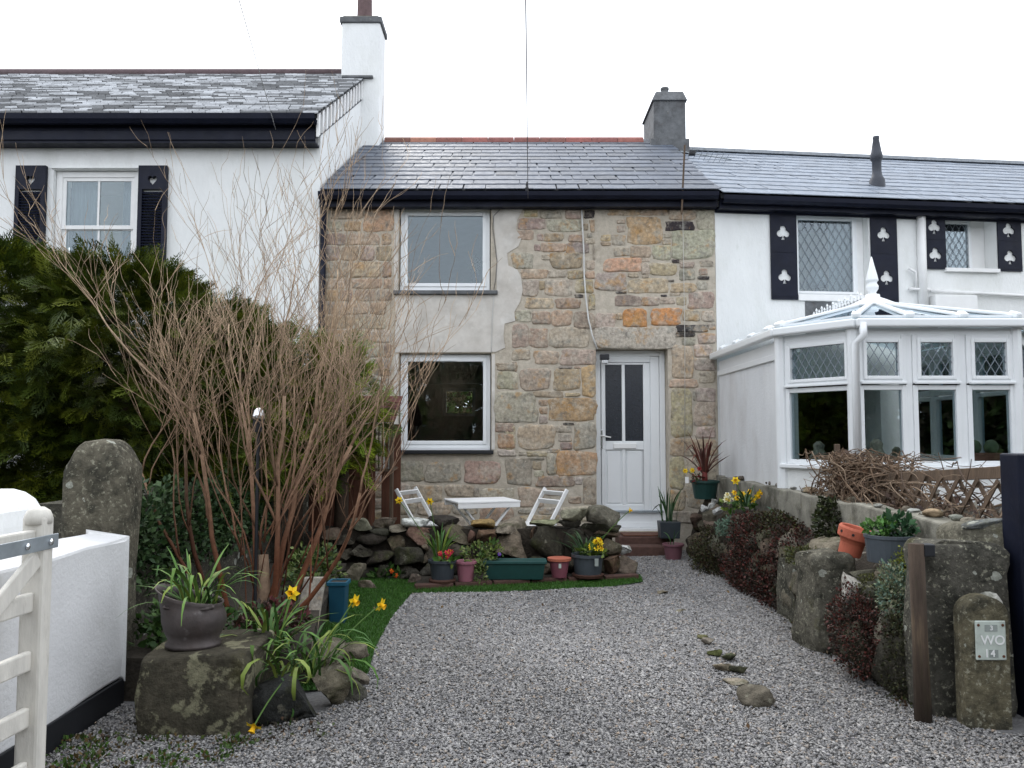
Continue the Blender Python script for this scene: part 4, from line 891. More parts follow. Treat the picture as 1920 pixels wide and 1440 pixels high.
tag(rock('rock', (2.46, 3.62, .05), (.36, .26, .16), 51, (.24, .20, .15), sub=3), 'flat brown rock at the foot of the black gatepost', 'rock')

# ------------------------------------------------------------------ plants
def ribbons(n, base, rad, L, wid, lean, droop, pal, seed, seg=7, fold=.0):
    g = random.Random(seed); V = []; Fc = []; C = []
    for i in range(n):
        a = g.uniform(0, 6.283); rr = rad * math.sqrt(g.random()); p = Vector(base) + Vector((math.cos(a) * rr, math.sin(a) * rr, 0))
        az = a + g.gauss(0, .7); el = R(90) - abs(g.gauss(0, lean)); l = L * g.uniform(.65, 1.15); w = wid * g.uniform(.7, 1.2); dr_ = droop * g.uniform(.3, 1.6)
        kink = g.randint(3, seg) if g.random() < .25 else 99
        sdv = Vector((-math.sin(az), math.cos(az), 0)) ; sdv = (sdv + Vector((math.cos(az), math.sin(az), 0)) * g.uniform(-.8, .8)).normalized()
        c = g.choice(pal); k = g.uniform(.75, 1.3); b0 = len(V)
        for s in range(seg + 1):
            t = s / seg; ww = w * (.75 + .5 * t) * (1 if t < .7 else max(.12, (1 - t) / .3)) * .5
            V += [p - sdv * ww, p + sdv * ww]; cc = tuple(x * k * (.8 + .3 * t) for x in c); C += [cc, cc]
            d = Vector((math.cos(az) * math.cos(el), math.sin(az) * math.cos(el), math.sin(el))); p = p + d * (l / seg); el -= dr_ / seg * (1 + t * 1.5)
            if s == kink: el -= 1.6
        for s in range(seg): q = b0 + 2 * s; Fc.append((q, q + 1, q + 3, q + 2))
    return np.array([tuple(v) for v in V]), np.array(Fc), np.array(C)
def quads_to_tris(f): return np.concatenate([f[:, [0, 1, 2]], f[:, [0, 2, 3]]], 0)
def flower_geo(cen, face, s, pal=((.75, .52, .02), (.78, .36, .01)), petals=6):
    face = Vector(face).normalized(); a = face.cross(Vector((.1, .3, 1))).normalized(); b = face.cross(a); cen = Vector(cen); V = []; Fc = []; C = []
    for k in range(petals):
        t = 2 * math.pi * k / petals; d = a * math.cos(t) + b * math.sin(t); e = -a * math.sin(t) + b * math.cos(t); q = len(V)
        V += [cen, cen + d * s * .55 + e * s * .3 + face * s * .06, cen + d * s * 1.0 - face * s * .08, cen + d * s * .55 - e * s * .3 + face * s * .06]; Fc += [(q, q + 1, q + 2), (q, q + 2, q + 3)]; C += [pal[0]] * 4
    n = 8; q = len(V)
    for r_, h in ((.22, 0), (.26, .4), (.36, .62)):
        for k in range(n):
            t = 2 * math.pi * k / n; V.append(cen + (a * math.cos(t) + b * math.sin(t)) * s * r_ * (1 + .1 * (k % 2)) + face * s * h); C.append(pal[1])
    for j in range(2):
        for k in range(n):
            k2 = (k + 1) % n; A, B, D, E = q + j * n + k, q + j * n + k2, q + (j + 1) * n + k2, q + (j + 1) * n + k; Fc += [(A, B, D), (A, D, E)]
    return np.array([tuple(v) for v in V]), np.array(Fc), np.array(C)
def stem_geo(p, q, r_=.004, c=(.06, .12, .02), bend=.05):
    p, q = Vector(p), Vector(q); mb = MB(); m = p.lerp(q, .5) + Vector((0, 0, bend)); pts = []
    for i in range(7):
        t = i / 6; pts.append(p.lerp(m, t).lerp(m.lerp(q, t), t))
    mb.tube(pts, r_, 5, c=c, cap=False)
    return np.array(mb.v), quads_to_tris(np.array(mb.f)), np.array(mb.c)
LEAFG = [(.05, .12, .015), (.09, .17, .03), (.04, .10, .02), (.15, .20, .035)]
DARKG = [(.02, .055, .015), (.03, .075, .02), (.045, .09, .04)]
def add_leaves(parent, name, n, base, rad, L, wid, lean, droop, pal, seed, local=False):
    v, f, c = ribbons(n, base, rad, L, wid, lean, droop, pal, seed); return mesh_np(name, v, f, M['vcol'], parent, c, smooth=True, local=local)
def add_flower(parent, cen, face, s, pal=((.80, .58, .02), (.80, .45, .01)), stem=None, name='flower', local=False, sc=(.06, .12, .02)):
    v, f, c = flower_geo(cen, face, s, pal)
    if stem is not None:
        v2, f2, c2 = stem_geo(stem, cen, c=sc); v, f, c = join([(v, f, c), (v2, f2, c2)])
    return mesh_np(name, v, f, M['petal_v'], parent, c, local=local)
def pot_mesh(parent, rb, rt, h, color, m='plastic', rim=.012, name='pot', n=26):
    MB().lathe([(rb, 0), (rb + (rt - rb) * .85, h * .86), (rt - rim * .2, h * .86), (rt + rim, h * .87), (rt + rim, h), (rt, h), (rt - .012, h - .01), (rt - .02, h - .035), (.005, h - .03)], (0, 0, 0), n).build(name, M[m], parent, smooth=False, color=color, local=True, bevel=.002, seg=1)
    MB().lathe([(.001, h - .034), (rt - .016, h - .034), (rt - .016, h - .03), (.001, h - .02)], (0, 0, 0), n).build('compost', M['soil'], parent, local=True)
def px_pot(x0, x1, yt, yb, zb):
    c = gp((x0 + x1) / 2, yb, zb); Y = c.y + .06; w = (x1 - x0) / FPX * Y; h = (yb - yt) / FPX * Y
    return Vector((c.x, Y, zb)), w / 2, h
# raised edging ledge with long dark bricks and a turf strip before it
e0, e1 = gp(776, 1099, .03), gp(1196, 1079, .03)
edge = thing('edging', 'row of long dark edging bricks in front of the pots', 'edging', e0)
for i in range(6):
    a = e0.lerp(e1, i / 6 + .004); b = e0.lerp(e1, (i + 1) / 6 - .004); j = rs.uniform(-.015, .015)
    MB().bar((a.x, a.y + j, .02), (b.x, b.y + j * .4, .022), .09, .055).build('brick', M['brick'], edge, bevel=.008)
lb = MB(); lb.add([(e0.x, e0.y + .04, .03), (e1.x, e1.y + .04, .03), (e1.x, 8.25, .05), (e0.x, 8.25, .05)], [(0, 1, 2, 3)])
tag(lb.build('planting_ledge', M['soil']), kind='structure')
P_ = px_pot(804, 853, 1052, 1092, .05); t = thing('potted_daffodils', 'dark grey pot of daffodils and red primroses, leftmost in the row', 'potted plant', P_[0])
pot_mesh(t, P_[1] * .8, P_[1], P_[2], (.04, .048, .058))
MB().lathe([(P_[1] * 1.0, 0), (P_[1] * 1.05, .02), (P_[1] * .98, .03)], (0, 0, -.004), 20).build('saucer', M['terra'], t, color=(.07, .03, .02), local=True)
h = P_[2] - .02; add_leaves(t, 'leaves', 26, (-.03, 0, h), .05, .34, .017, .22, .7, LEAFG, 1, True)
for i, (x, y) in enumerate(((748, 938), (806, 940))):
    q = at(x, y, P_[0].y) - P_[0]; add_flower(t, q, (.3 - .5 * (i), -1, -.1), .04, stem=(-.03, 0, h), local=True)
for i in range(9): q = (.04 + rs.uniform(-.06, .08), -.06 + rs.uniform(-.05, .04), h + .05 + rs.uniform(0, .06)); add_flower(t, q, (rs.uniform(-.6, .6), -1, .6), .026, ((.50, .01, .05), (.65, .35, .05)), local=True, name='primrose_flower')
v, f, c = leafcloud((.05, -.05, h + .02), (.09, .08, .03), 40, .06, LEAFG, 3); mesh_np('primrose_leaves', v, f, M['vcol'], t, c, local=True)
P_ = px_pot(854, 891, 1054, 1091, .05); t = thing('potted_plant', 'pink pot of trailing variegated leaves beside the green trough', 'potted plant', P_[0])
pot_mesh(t, P_[1] * .72, P_[1], P_[2], (.30, .115, .15)); h = P_[2]
v, f, c = leafcloud((.1, .06, h + .04), (.15, .1, .13), 260, .035, [(.10, .15, .03), (.05, .10, .02), (.16, .18, .06)], 4); mesh_np('leaves', v, f, M['vcol'], t, c, local=True)
v, f, c = leafcloud((.14, -.02, h * .45), (.06, .05, .12), 120, .03, [(.08, .13, .03), (.14, .17, .06)], 5); mesh_np('trailing_leaves', v, f, M['vcol'], t, c, local=True)
a = gp(908, 1088, .05); b = gp(1022, 1084, .05); zt = .05 + 34 / FPX * 7.75
tr = thing('trough', 'long dark green plastic trough in the middle of the pots', 'planter', (a.x, a.y, .05))
def taper(x0, x1, y0, y1, z0, z1, k): 
    m = MB(); m.hexa([(x0 + k, y0 + k, z0), (x1 - k, y0 + k, z0), (x1 - k, y1 - k, z0), (x0 + k, y1 - k, z0), (x0, y0, z1), (x1, y0, z1), (x1, y1, z1), (x0, y1, z1)]); return m
taper(a.x, b.x, a.y, a.y + .17, .05, zt, .025).build('tub', M['plastic'], tr, color=(.012, .055, .05), bevel=.006)
m_ = MB(); FT = Frame(0, 0)
m_.box(a.x - .012, b.x + .012, a.y - .014, a.y + .008, zt - .022, zt + .004); m_.box(a.x - .012, b.x + .012, a.y + .162, a.y + .184, zt - .022, zt + .004); m_.box(a.x - .012, a.x + .01, a.y + .008, a.y + .162, zt - .022, zt + .003); m_.box(b.x - .01, b.x + .012, a.y + .008, a.y + .162, zt - .022, zt + .003)
m_.build('rim', M['plastic'], tr, color=(.015, .065, .06), bevel=.004)
v, f, c = leafcloud((a.x + .06, a.y + .1, zt + .08), (.1, .07, .1), 150, .035, [(.12, .16, .03), (.05, .10, .02)], 6); mesh_np('leaves', v, f, M['vcol'], tr, c)
add_flower(tr, (a.x + .14, a.y + .05, zt + .06), (.1, -1, .3), .02, ((.14, .05, .42), (.5, .4, .1)), name='pansy_flower')
P_ = px_pot(1030, 1069, 1049, 1084, .05); t = thing('flower_pot', 'small plum pink pot with orange rim right of the green trough', 'pot', P_[0])
pot_mesh(t, P_[1] * .7, P_[1], P_[2], (.22, .07, .095)); MB().lathe([(P_[1] + .013, P_[2] * .88), (P_[1] + .014, P_[2] + .002), (P_[1] - .005, P_[2] + .003)], (0, 0, 0), 26).build('rim', M['terra'], t, color=(.38, .11, .065), local=True)
q = MB(); q.box(-.012, .012, -P_[1] * .93 - .012, -P_[1] * .93 - .008, P_[2] * .55, P_[2] * .78); q.build('sticker', M['sign'], t, local=True)
P_ = px_pot(1075, 1132, 1041, 1082, .05); t = thing('potted_primroses', 'large slate grey pot of yellow primroses, rightmost in the row', 'potted plant', P_[0])
pot_mesh(t, P_[1] * .85, P_[1], P_[2], (.05, .06, .07)); h = P_[2]
MB().lathe([(P_[1] * 1.0, 0), (P_[1] * 1.05, .025), (P_[1] * .95, .03)], (0, 0, -.004), 20).build('saucer', M['terra'], t, color=(.07, .03, .02), local=True)
q = MB(); q.box(.05, .085, -P_[1] * 1.0 - .012, -P_[1] - .004, h * .55, h * .88); q.build('sticker', M['sign_panel'], t, local=True)
add_leaves(t, 'leaves', 22, (-.03, 0, h - .02), .05, .30, .016, .3, .8, DARKG, 8, True)
for i in range(14): q = (.05 + rs.uniform(-.07, .08), -.05 + rs.uniform(-.06, .05), h + .05 + rs.uniform(0, .09)); add_flower(t, q, (rs.uniform(-.6, .6), -1, .6), .03, ((.80, .58, .01), (.75, .40, .01)), local=True, name='primrose_flower')
v, f, c = leafcloud((.04, -.04, h + .02), (.14, .09, .035), 60, .07, [(.12, .17, .03), (.07, .12, .02)], 9); mesh_np('primrose_leaves', v, f, M['vcol'], t, c, local=True)
q = at(1181, 957, P_[0].y + .1) - P_[0]; add_flower(t, q, (.9, -.5, 0), .035, stem=(.03, 0, h), local=True)
tag(rock('rock', tuple(gp(1172, 1060, .1)), (.26, .2, .2), 61, (.14, .11, .085)), 'jagged rock at the right end of the pots', 'rock')
tag(rock('rock', tuple(gp(1165, 1030, .22) + Vector((.03, -.05, 0))), (.14, .08, .1), 62, (.66, .66, .63), planes=14), 'small white quartz rock on the jagged rock', 'rock')
for x, y, w, h_, c, lb_ in ((665, 1082, .2, .2, (.22, .19, .14), 'pale angular rock beside the blue caddy'), (688, 1096, .18, .09, (.19, .15, .12), 'low brown rock lying on the turf edge'), (776, 1086, .13, .1, (.13, .1, .08), 'small brown rock left of the pots')):
    q = gp(x, y + 10, 0); tag(rock('rock', (q.x, q.y + .05, h_ * .42), (w, w * .8, h_), int(x), c), lb_, 'rock')
q = gp(738, 1100, 0); t = thing('primrose', 'orange primrose growing at the foot of the terrace wall', 'plant', (q.x, 8.0, 0))
p_ = at(738, 1071, 7.95)
for i in range(4): add_flower(t, (p_.x + rs.uniform(-.02, .03), p_.y - .02, p_.z + rs.uniform(-.05, .03)), (rs.uniform(-.4, .4), -1, .4), .024, ((.80, .10, .01), (.8, .4, .03)))
v, f, c = leafcloud((p_.x - .05, 7.98, .05), (.16, .08, .06), 70, .06, GR, 12, zmin=0); mesh_np('leaves', v, f, M['vcol'], t, c)

# ------------------------------------------------------------------ patio furniture
def chair():
    t = thing('folding_chair', '', 'chair', (0, 0, 0), group='white folding chairs on the patio')
    for s in (-1, 1):
        MB().bar((-.30, s * .19, .80), (.24, s * .19, 0), .022, .042).build('back_leg', M['white_paint'], t, local=True, bevel=.004)
        MB().bar((-.22, s * .165, 0), (.20, s * .165, .43), .022, .038).build('front_leg', M['white_paint'], t, local=True, bevel=.004)
    for z, dz in ((.755, .055), (.665, .06)):
        x = -.30 + .54 * (.80 - z) / .80; MB().bar((x, -.18, z), (x, .18, z), .016, dz, up=(.55, 0, .8)).build('back_slat', M['white_paint'], t, local=True, bevel=.003)
    for i in range(6):
        x = -.15 + i * .068; MB().box(x, x + .052, -.2, .2, .425, .443).build('seat_slat', M['white_paint'], t, local=True, bevel=.003)
    MB().bar((.18, -.19, .06), (.18, .19, .06), .02, .03).build('stretcher', M['white_paint'], t, local=True)
    return t
c1 = chair(); c2 = copy_tree(c1)
q = at(760, 921, 9.1); c1.location = (q.x + .27, 9.0, .006); c1.rotation_euler = (0, 0, R(-26)); c1['label'] = 'white folding slatted chair left of the white table'
q = at(1043, 923, 8.95); c2.location = (q.x - .24, 8.87, .006); c2.rotation_euler = (0, 0, R(180 + 36)); c2['label'] = 'white folding slatted chair right of the white table'
tb = thing('folding_table', 'small white slatted folding table on the patio', 'table', (at(903, 940, 8.95).x, 8.95, .006), R(20))
for i in range(7):
    y = -.28 + i * .08; MB().box(-.35, .35, y, y + .073, .672, .69).build('top_slat', M['white_paint'], tb, local=True, bevel=.003)
MB().box(-.345, .345, -.276, -.256, .62, .671).build('apron', M['white_paint'], tb, local=True, bevel=.003)
MB().box(-.345, .345, .25, .27, .62, .671).build('apron', M['white_paint'], tb, local=True, bevel=.003)
for s, y in ((1, -.2), (-1, -.17), (1, .2), (-1, .17)): MB().bar((-.27 * s, y, 0), (.27 * s, y, .64), .02, .042, up=(0, 1, 0)).build('leg', M['white_paint'], tb, local=True, bevel=.004)
# doorstep with mat
ds = thing('doorstep', 'dark brown timber doorstep below the white door', 'step', (1.45, 9.9, 0))
d0, d1 = at(1160, 1000, 9.75).x, at(1262, 1000, 9.75).x
MB().box(d0, d1, 9.68, 10.09, -.02, .2).build('step', M['brick'], ds, bevel=.012)
MB().box(d0 - .05, d1 + .03, 9.45, 9.68, -.02, .12).build('lower_step', M['brick'], ds, bevel=.012)
tag(MB().box(d0 + .05, d1 - .1, 9.72, 10.02, .203, .218).build('doormat', M['wood'], bevel=.005), 'red brown doormat on the doorstep', 'doormat')
# wall lamp at the door corner
q = F0.uz(1128, 672); wlmp = thing('wall_lamp', 'small dark wall lamp under the lintel corner', 'lamp', (q[0] + .03, 10.1, q[1]))
MB().box(q[0] - .02, q[0] + .09, 10.04, 10.14, q[1] - .02, q[1] + .05).build('hood', M['dark'], wlmp, bevel=.01)
MB().box(q[0] + .0, q[0] + .07, 10.05, 10.12, q[1] - .07, q[1] - .021).build('lens', M['chrome'], wlmp, bevel=.008)

# ------------------------------------------------------------------ pots and plants on the right
t = thing('potted_cordyline', 'dark green glazed pot with spiky red cordyline by the door', 'potted plant', tuple(at(1322, 935, 9.45)))
pot_mesh(t, .12, .155, .21, (.008, .04, .035), rim=.015); h = .19
add_leaves(t, 'leaves', 34, (0, 0, h + .1), .03, .46, .02, .75, .5, [(.10, .03, .025), (.14, .05, .035), (.06, .025, .02)], 21, True)
MB().tube([(0, 0, h - .03), (0, 0, h + .12)], [.035, .03], 8).build('stem', M['petal'], t, color=(.16, .03, .025), local=True, smooth=True)
for i, (x, y) in enumerate(((1285, 883), (1298, 882))):
    q = at(x, y, 9.3) - t.location; add_flower(t, q, (-.3 + .4 * i, -1, 0), .035, stem=(-.08, -.05, h), local=True, name='daffodil')
q = at(1311, 879, 9.3) - t.location; add_flower(t, q, (0, -1, .2), .03, ((.30, .01, .02), (.2, .02, .02)), local=True, name='red_flower')
v, f, c = leafcloud((-.1, -.08, h + .03), (.08, .06, .05), 60, .04, [(.12, .02, .02), (.05, .04, .02)], 22); mesh_np('underplanting', v, f, M['vcol'], t, c, local=True)
q = MB(); p_ = at(1288, 900, 9.25) - t.location; q.box(p_.x - .02, p_.x + .02, p_.y, p_.y + .004, p_.z - .035, p_.z + .035); q.build('plant_label', M['white_paint'], t, local=True)
P_ = px_pot(1232, 1276, 962, 992, .12); P_ = (Vector((at(1254, 980, 9.6).x, 9.6, .202)), .13, .17); t = thing('potted_tulips', 'black square pot of tall green shoots on the doorstep', 'potted plant', P_[0])
taper(-.12, .12, -.11, .11, 0, .19, .012).build('pot', M['plastic'], t, color=(.03, .038, .045), local=True, bevel=.006)
add_leaves(t, 'leaves', 18, (0, 0, .17), .09, .42, .022, .22, .35, DARKG, 23, True)
P_ = px_pot(1246, 1279, 988, 1016, .0); t = thing('flower_pot', 'plum pink pot beside the doorstep below the black pot', 'pot', (at(1262, 1000, 9.25).x, 9.25, 0)); pot_mesh(t, .085, .11, .18, (.15, .065, .08))
for i in range(6): pass
add_leaves(t, 'leaves', 7, (0, 0, .16), .05, .22, .014, .5, .9, DARKG, 24, True)
# white stones on the rockery
for i, (x, y, s) in enumerate(((1322, 953, .08), (1334, 948, .07), (1345, 958, .09), (1340, 940, .06))):
    q = at(x, y, 8.55); tag(rock('white_stone', (q.x, q.y, q.z), (s * 1.2, s, s), 70 + i, (.62, .62, .60)), 'white quartz stone in the cluster below the cordyline', 'stone', 'white quartz stones on the rockery')
def primclump(name, label, x, y, Y, pal, n, s, seed, leaves=LEAFG):
    q = at(x, y, Y); t = thing(name, label, 'plant', q); rr = random.Random(seed)
    for i in range(n): add_flower(t, (q.x + rr.uniform(-.09, .09), q.y - .05 + rr.uniform(-.04, .04), q.z + rr.uniform(-.03, .06)), (rr.uniform(-.7, .5), -1, .5), s, pal, name='flower')
    v, f, c = leafcloud((q.x, q.y, q.z - .05), (.13, .1, .06), 60, .06, leaves, seed); mesh_np('leaves', v, f, M['vcol'], t, c); return t
primclump('primrose', 'cream white primroses on top of the rockery', 1373, 937, 8.35, ((.75, .72, .5), (.75, .6, .1)), 9, .036, 31)
primclump('primrose', 'yellow primroses right of the cream ones on the rockery', 1392, 932, 8.2, ((.78, .52, .02), (.75, .40, .02)), 6, .034, 32)
def daffs(label, base, fl, n, L, seed, spread=.06, pal=LEAFG, wid=.018, lean=.35, droop=1.0, name='daffodil_clump', fs=.045):
    t = thing(name, label, 'plant', base); add_leaves(t, 'leaves', n, base, spread, L, wid, lean, droop, pal, seed)
    for (p, f) in fl: add_flower(t, p, f, fs, stem=tuple(Vector(base) + Vector((rs.uniform(-.03, .03), 0, 0))))
    return t
daffs('daffodils with one bright bloom on the rockery top', at(1398, 950, 8.0), [(at(1379, 901, 8.0), (-.3, -1, .1)), (at(1420, 930, 8.0), (.5, -1, -.3)), (at(1424, 924, 8.05), (.7, -.8, -.2))], 16, .24, 33, pal=DARKG)
daffs('blue green shoots on the rockery below the wall', at(1465, 985, 7.4), [], 14, .26, 34, pal=[(.03, .08, .05), (.04, .10, .06)], name='bulb_shoots')
def shrublet(name, label, cen, rad, n, size, pal, seed, zmin=0.0, elong=1.6):
    t = thing(name, label, 'plant', (cen[0], cen[1], max(0, cen[2] - rad[2])))
    v, f, c = leafcloud(cen, rad, n, size, pal, seed, zmin=zmin, elong=elong); mesh_np('foliage', v, f, M['vcol'], t, c)
    return t
HE = [(.07, .018, .014), (.035, .016, .012), (.10, .024, .018), (.024, .022, .012), (.018, .012, .009), (.05, .025, .015)]
HM = [(.04, .02, .012), (.03, .035, .01), (.05, .05, .015), (.022, .018, .01)]
def on(x, y, Y): q = at(x, y, Y); return (q.x, q.y, q.z)
shrublet('heather', 'brown heather low at the gravel near the door pots', on(1325, 1055, 8.6), (.14, .5, .16), 2200, .022, HM, 180)
shrublet('heather', 'dark heather beside the shorter granite slab at the gravel', on(1450, 1110, 6.8), (.13, .45, .24), 3600, .022, HE, 181)
shrublet('heather', 'mossy brown heather high on the rockery above the red one', on(1455, 985, 7.2), (.14, .6, .12), 2600, .022, HM, 182)
shrublet('heather', 'dark red heather spilling over the rockery nearest the door', on(1335, 1040, 8.7), (.17, .5, .27), 3400, .023, HM, 81)
shrublet('heather', 'deep red heather in the middle of the rockery', on(1415, 1010, 7.6), (.2, .55, .24), 5000, .023, HE, 82)
shrublet('heather', 'broad dark red heather hanging to the gravel mid rockery', on(1400, 1075, 7.4), (.15, .65, .25), 5000, .023, HE, 83)
shrublet('heather', 'reddish heather behind the shorter granite slab', on(1490, 1030, 6.7), (.18, .45, .2), 3200, .022, HE, 84)
shrublet('sedum', 'pale blue green sedum mound near the white stones', on(1365, 990, 8.1), (.12, .2, .10), 900, .022, [(.10, .17, .12), (.14, .20, .14), (.08, .13, .09)], 85)
shrublet('juniper', 'dark upright evergreen tuft against the boundary wall', on(1555, 980, 6.3), (.1, .14, .2), 1100, .035, [(.025, .035, .012), (.04, .05, .015), (.02, .02, .01)], 86)
shrublet('moss_mound', 'mossy cushion left of the tall granite slab', on(1510, 1045, 6.0), (.14, .25, .07), 1300, .02, [(.05, .06, .015), (.08, .08, .02), (.035, .035, .015)], 87)
shrublet('heather', 'dark wine red heather hanging between tall slab and wall end', on(1605, 1185, 4.75), (.13, .25, .26), 4200, .017, HE, 88)
shrublet('sedum', 'blue green lichen like sedum hanging by the timber post', on(1680, 1120, 4.6), (.09, .16, .2), 1700, .02, [(.12, .19, .14), (.16, .20, .11), (.09, .14, .10), (.2, .2, .12)], 89)
shrublet('moss_mound', 'bright green moss cushion under the grey planter', on(1700, 1058, 4.75), (.06, .1, .09), 600, .016, [(.10, .12, .015), (.14, .15, .02)], 90)
shrublet('moss_mound', 'low olive moss on stones above the gravel bend', on(1640, 1100, 4.9), (.1, .16, .07), 700, .016, [(.08, .085, .02), (.05, .05, .02)], 91)
for i, (x, y, Y, w, h_, c) in enumerate(((1590, 1110, 5.0, .14, .22, (.42, .4, .36)), (1640, 1120, 4.85, .22, .16, (.06, .06, .045)), (1620, 1085, 5.1, .25, .14, (.1, .095, .07)), (1655, 1190, 4.55, .12, .3, (.28, .26, .2)), (1665, 1250, 4.5, .2, .35, (.07, .065, .05)), (1610, 1150, 4.95, .25, .25, (.05, .045, .035)), (1560, 1060, 5.7, .3, .2, (.16, .15, .12)), (1660, 1080, 4.9, .2, .16, (.12, .1, .075)), (1600, 1215, 4.75, .25, .3, (.05, .045, .03)))):
    q = at(x, y, Y); rock('stone', (q.x + .05, q.y + .05, max(q.z, .05)), (w, w, h_), 400 + i, c, rk)
for i in range(26):
    y = rs.uniform(4.5, 6.1); f = rs.random(); w = rs.uniform(.12, .26)
    rock('stone', (2.2 + .16 * f + (.04 if y > 5.2 else 0), y, .08 + .5 * f), (w, w, w * rs.uniform(.6, 1.0)), 450 + i, jit(rs.choice([(.10, .09, .065), (.06, .055, .04), (.16, .15, .12), (.08, .075, .05)]), rs, .3), rk, rz=rs.uniform(-.5, .5))
shrublet('moss_mound', 'dark moss and stems filling the gap beside the timber post', on(1690, 1230, 4.45), (.1, .14, .3), 2200, .016, [(.03, .035, .012), (.05, .05, .02), (.025, .02, .012)], 94)
# terracotta chimney pot leaning on the rockery, grey planter
q = at(1592, 1040, 5.35); t = thing('chimney_pot', 'leaning orange terracotta chimney pot with holes round its rim', 'pot', tuple(q)); 
Mx = Matrix.Rotation(R(14), 3, 'Y') @ Matrix.Rotation(R(8), 3, 'X')
MB().lathe([(.07, 0), (.075, .08), (.085, .10), (.105, .115), (.108, .17), (.1, .185), (.088, .18), (.075, .12), (.06, .02)], (0, 0, 0), 26, Mx).build('pot', M['terra'], t, color=(.40, .105, .06), local=True, smooth=False, bevel=.003)
for k in range(8):
    a = 2 * math.pi * k / 8 + .3; p = Mx @ Vector((.1065 * math.cos(a), .1065 * math.sin(a), .145)); d = Mx @ Vector((math.cos(a), math.sin(a), 0))
    MB().tube([p - d * .004, p + d * .0025], .009, 8).build('hole', M['dark'], t, local=True)
q = at(1668, 1053, 5.0); t = thing('potted_plant', 'grey round planter with green bedding plants on the wall', 'potted plant', tuple(q))
pot_mesh(t, .125, .14, .165, (.06, .072, .085), rim=.004); h = .16
v, f, c = leafcloud((-.06, 0, h + .04), (.08, .08, .06), 260, .03, [(.06, .15, .03), (.09, .19, .04)], 92); mesh_np('leaves', v, f, M['vcol'], t, c, local=True)
v, f, c = leafcloud((.05, 0, h + .05), (.1, .1, .07), 260, .045, [(.025, .07, .03), (.04, .10, .04)], 93); mesh_np('dark_leaves', v, f, M['vcol'], t, c, local=True)
# driftwood and pebbles along the wall
q = at(1846, 984, 4.3); V, Fc = rock_vf(55, (.3, .12, .055), 3, 4, .03); V[:, 2] += .02 * (V[:, 0] / .15) ** 2 * np.sign(V[:, 0]); V = V + np.array(q) + np.array([.05, .05, .0])
tag(mesh_np('driftwood', V, Fc, M['granite'], None, color=(.17, .18, .18), smooth=True), 'smooth grey driftwood piece on the granite capping', 'driftwood')
for i in range(22):
    y = rs.uniform(4.5, 9.4) if i > 3 else 4.6 + i * .2; s = rs.uniform(.04, .1)
    tag(rock('pebble', (2.56 + rs.uniform(-.04, .05), y, .9 + s * .25), (s * 1.3, s, s * .6), 500 + i, jit(rs.choice([(.18, .16, .13), (.12, .1, .08), (.26, .2, .14), (.3, .3, .28)]), rs, .3), planes=3), 'rounded beach pebble on top of the boundary wall', 'pebble', 'pebbles along the boundary wall')
# trellis and dead climber
tl = thing('trellis', 'broken brown lattice trellis behind the boundary wall', 'trellis', (2.9, 5.6, .8))
ta, tb_ = Vector((2.72, 6.9, .8)), Vector((2.72, 4.35, .8))
for i in range(14):
    for s in (1, -1):
        y0 = 6.9 - i * .2; p = Vector((2.72 + .008 * s, y0, .8)); q = p + Vector((0, s * .32, .34)); 
        if 4.3 < q.y < 7.0: MB().bar(p, q, .03, .008, up=(1, 0, 0)).build('lath', M['grey_wood'], tl)
MB().bar((2.74, 6.3, 1.06), (2.74, 4.3, 1.21), .025, .07).build('rail', M['grey_wood'], tl, bevel=.004)
MB().bar((2.76, 6.95, .8), (2.76, 6.95, 1.32), .04, .04).build('post', M['grey_wood'], tl, bevel=.004)
MB().bar((2.76, 4.35, .8), (2.76, 4.35, 1.25), .04, .04).build('post', M['grey_wood'], tl, bevel=.004)
dc = thing('dead_climber', 'tangled dead brown climber sprawling over the trellis', 'plant', (2.75, 6.6, .8))
def tangle(n, cf, rf, seed, name):
    g = random.Random(seed); mb = MB()
    for i in range(n):
        p = cf(g); d = Vector((g.gauss(0, 1), g.gauss(0, 1), g.gauss(0, .5))).normalized(); pts = [p]; st = g.uniform(.05, .09); cu = Vector((g.gauss(0, 1), g.gauss(0, 1), g.gauss(0, 1))) * .35
        for k in range(g.randint(5, 12)):
            d = (d + cu * .5 + Vector((g.gauss(0, .25), g.gauss(0, .25), -.13))).normalized(); p = p + d * st
            if p.z < .82: p.z = .82; d.z = abs(d.z)
            if p.z > 1.24 + .06 * g.random(): p.z -= st * .8; d.z = -abs(d.z) * .5
            if p.x < 2.52: p.x = 2.52
            pts.append(p)
        c = g.choice([(.13, .085, .055), (.18, .125, .085), (.08, .055, .04), (.25, .185, .13)]); r0 = rf * g.uniform(.6, 1.5)
        mb.tube(pts, [r0 * (1 - .5 * k / len(pts)) for k in range(len(pts))], 4, c=c, cap=False)
    return mb.build(name, M['vmatte'], dc)
tangle(430, lambda g: Vector((2.72 + g.uniform(-.1, .25), 6.75 - abs(g.gauss(0, .35)), .95 + g.random() * .28)), .0045, 61, 'dense_stems')
tangle(130, lambda g: Vector((2.72 + g.uniform(-.1, .15), g.uniform(4.5, 6.5), .86 + g.random() * .25)), .004, 62, 'loose_stems')
v, f, c = leafcloud((2.75, 6.5, 1.0), (.25, .5, .24), 900, .04, [(.12, .07, .045), (.08, .05, .035), (.18, .12, .08)], 63, zmin=.82); mesh_np('dry_leaves', v, f, M['vcol'], dc, c)
v, f, c = leafcloud((2.75, 5.3, .90), (.15, .9, .1), 260, .04, [(.10, .06, .045), (.06, .04, .035), (.16, .11, .08), (.3, .28, .24)], 64, zmin=.82); mesh_np('dry_leaves', v, f, M['vcol'], dc, c)

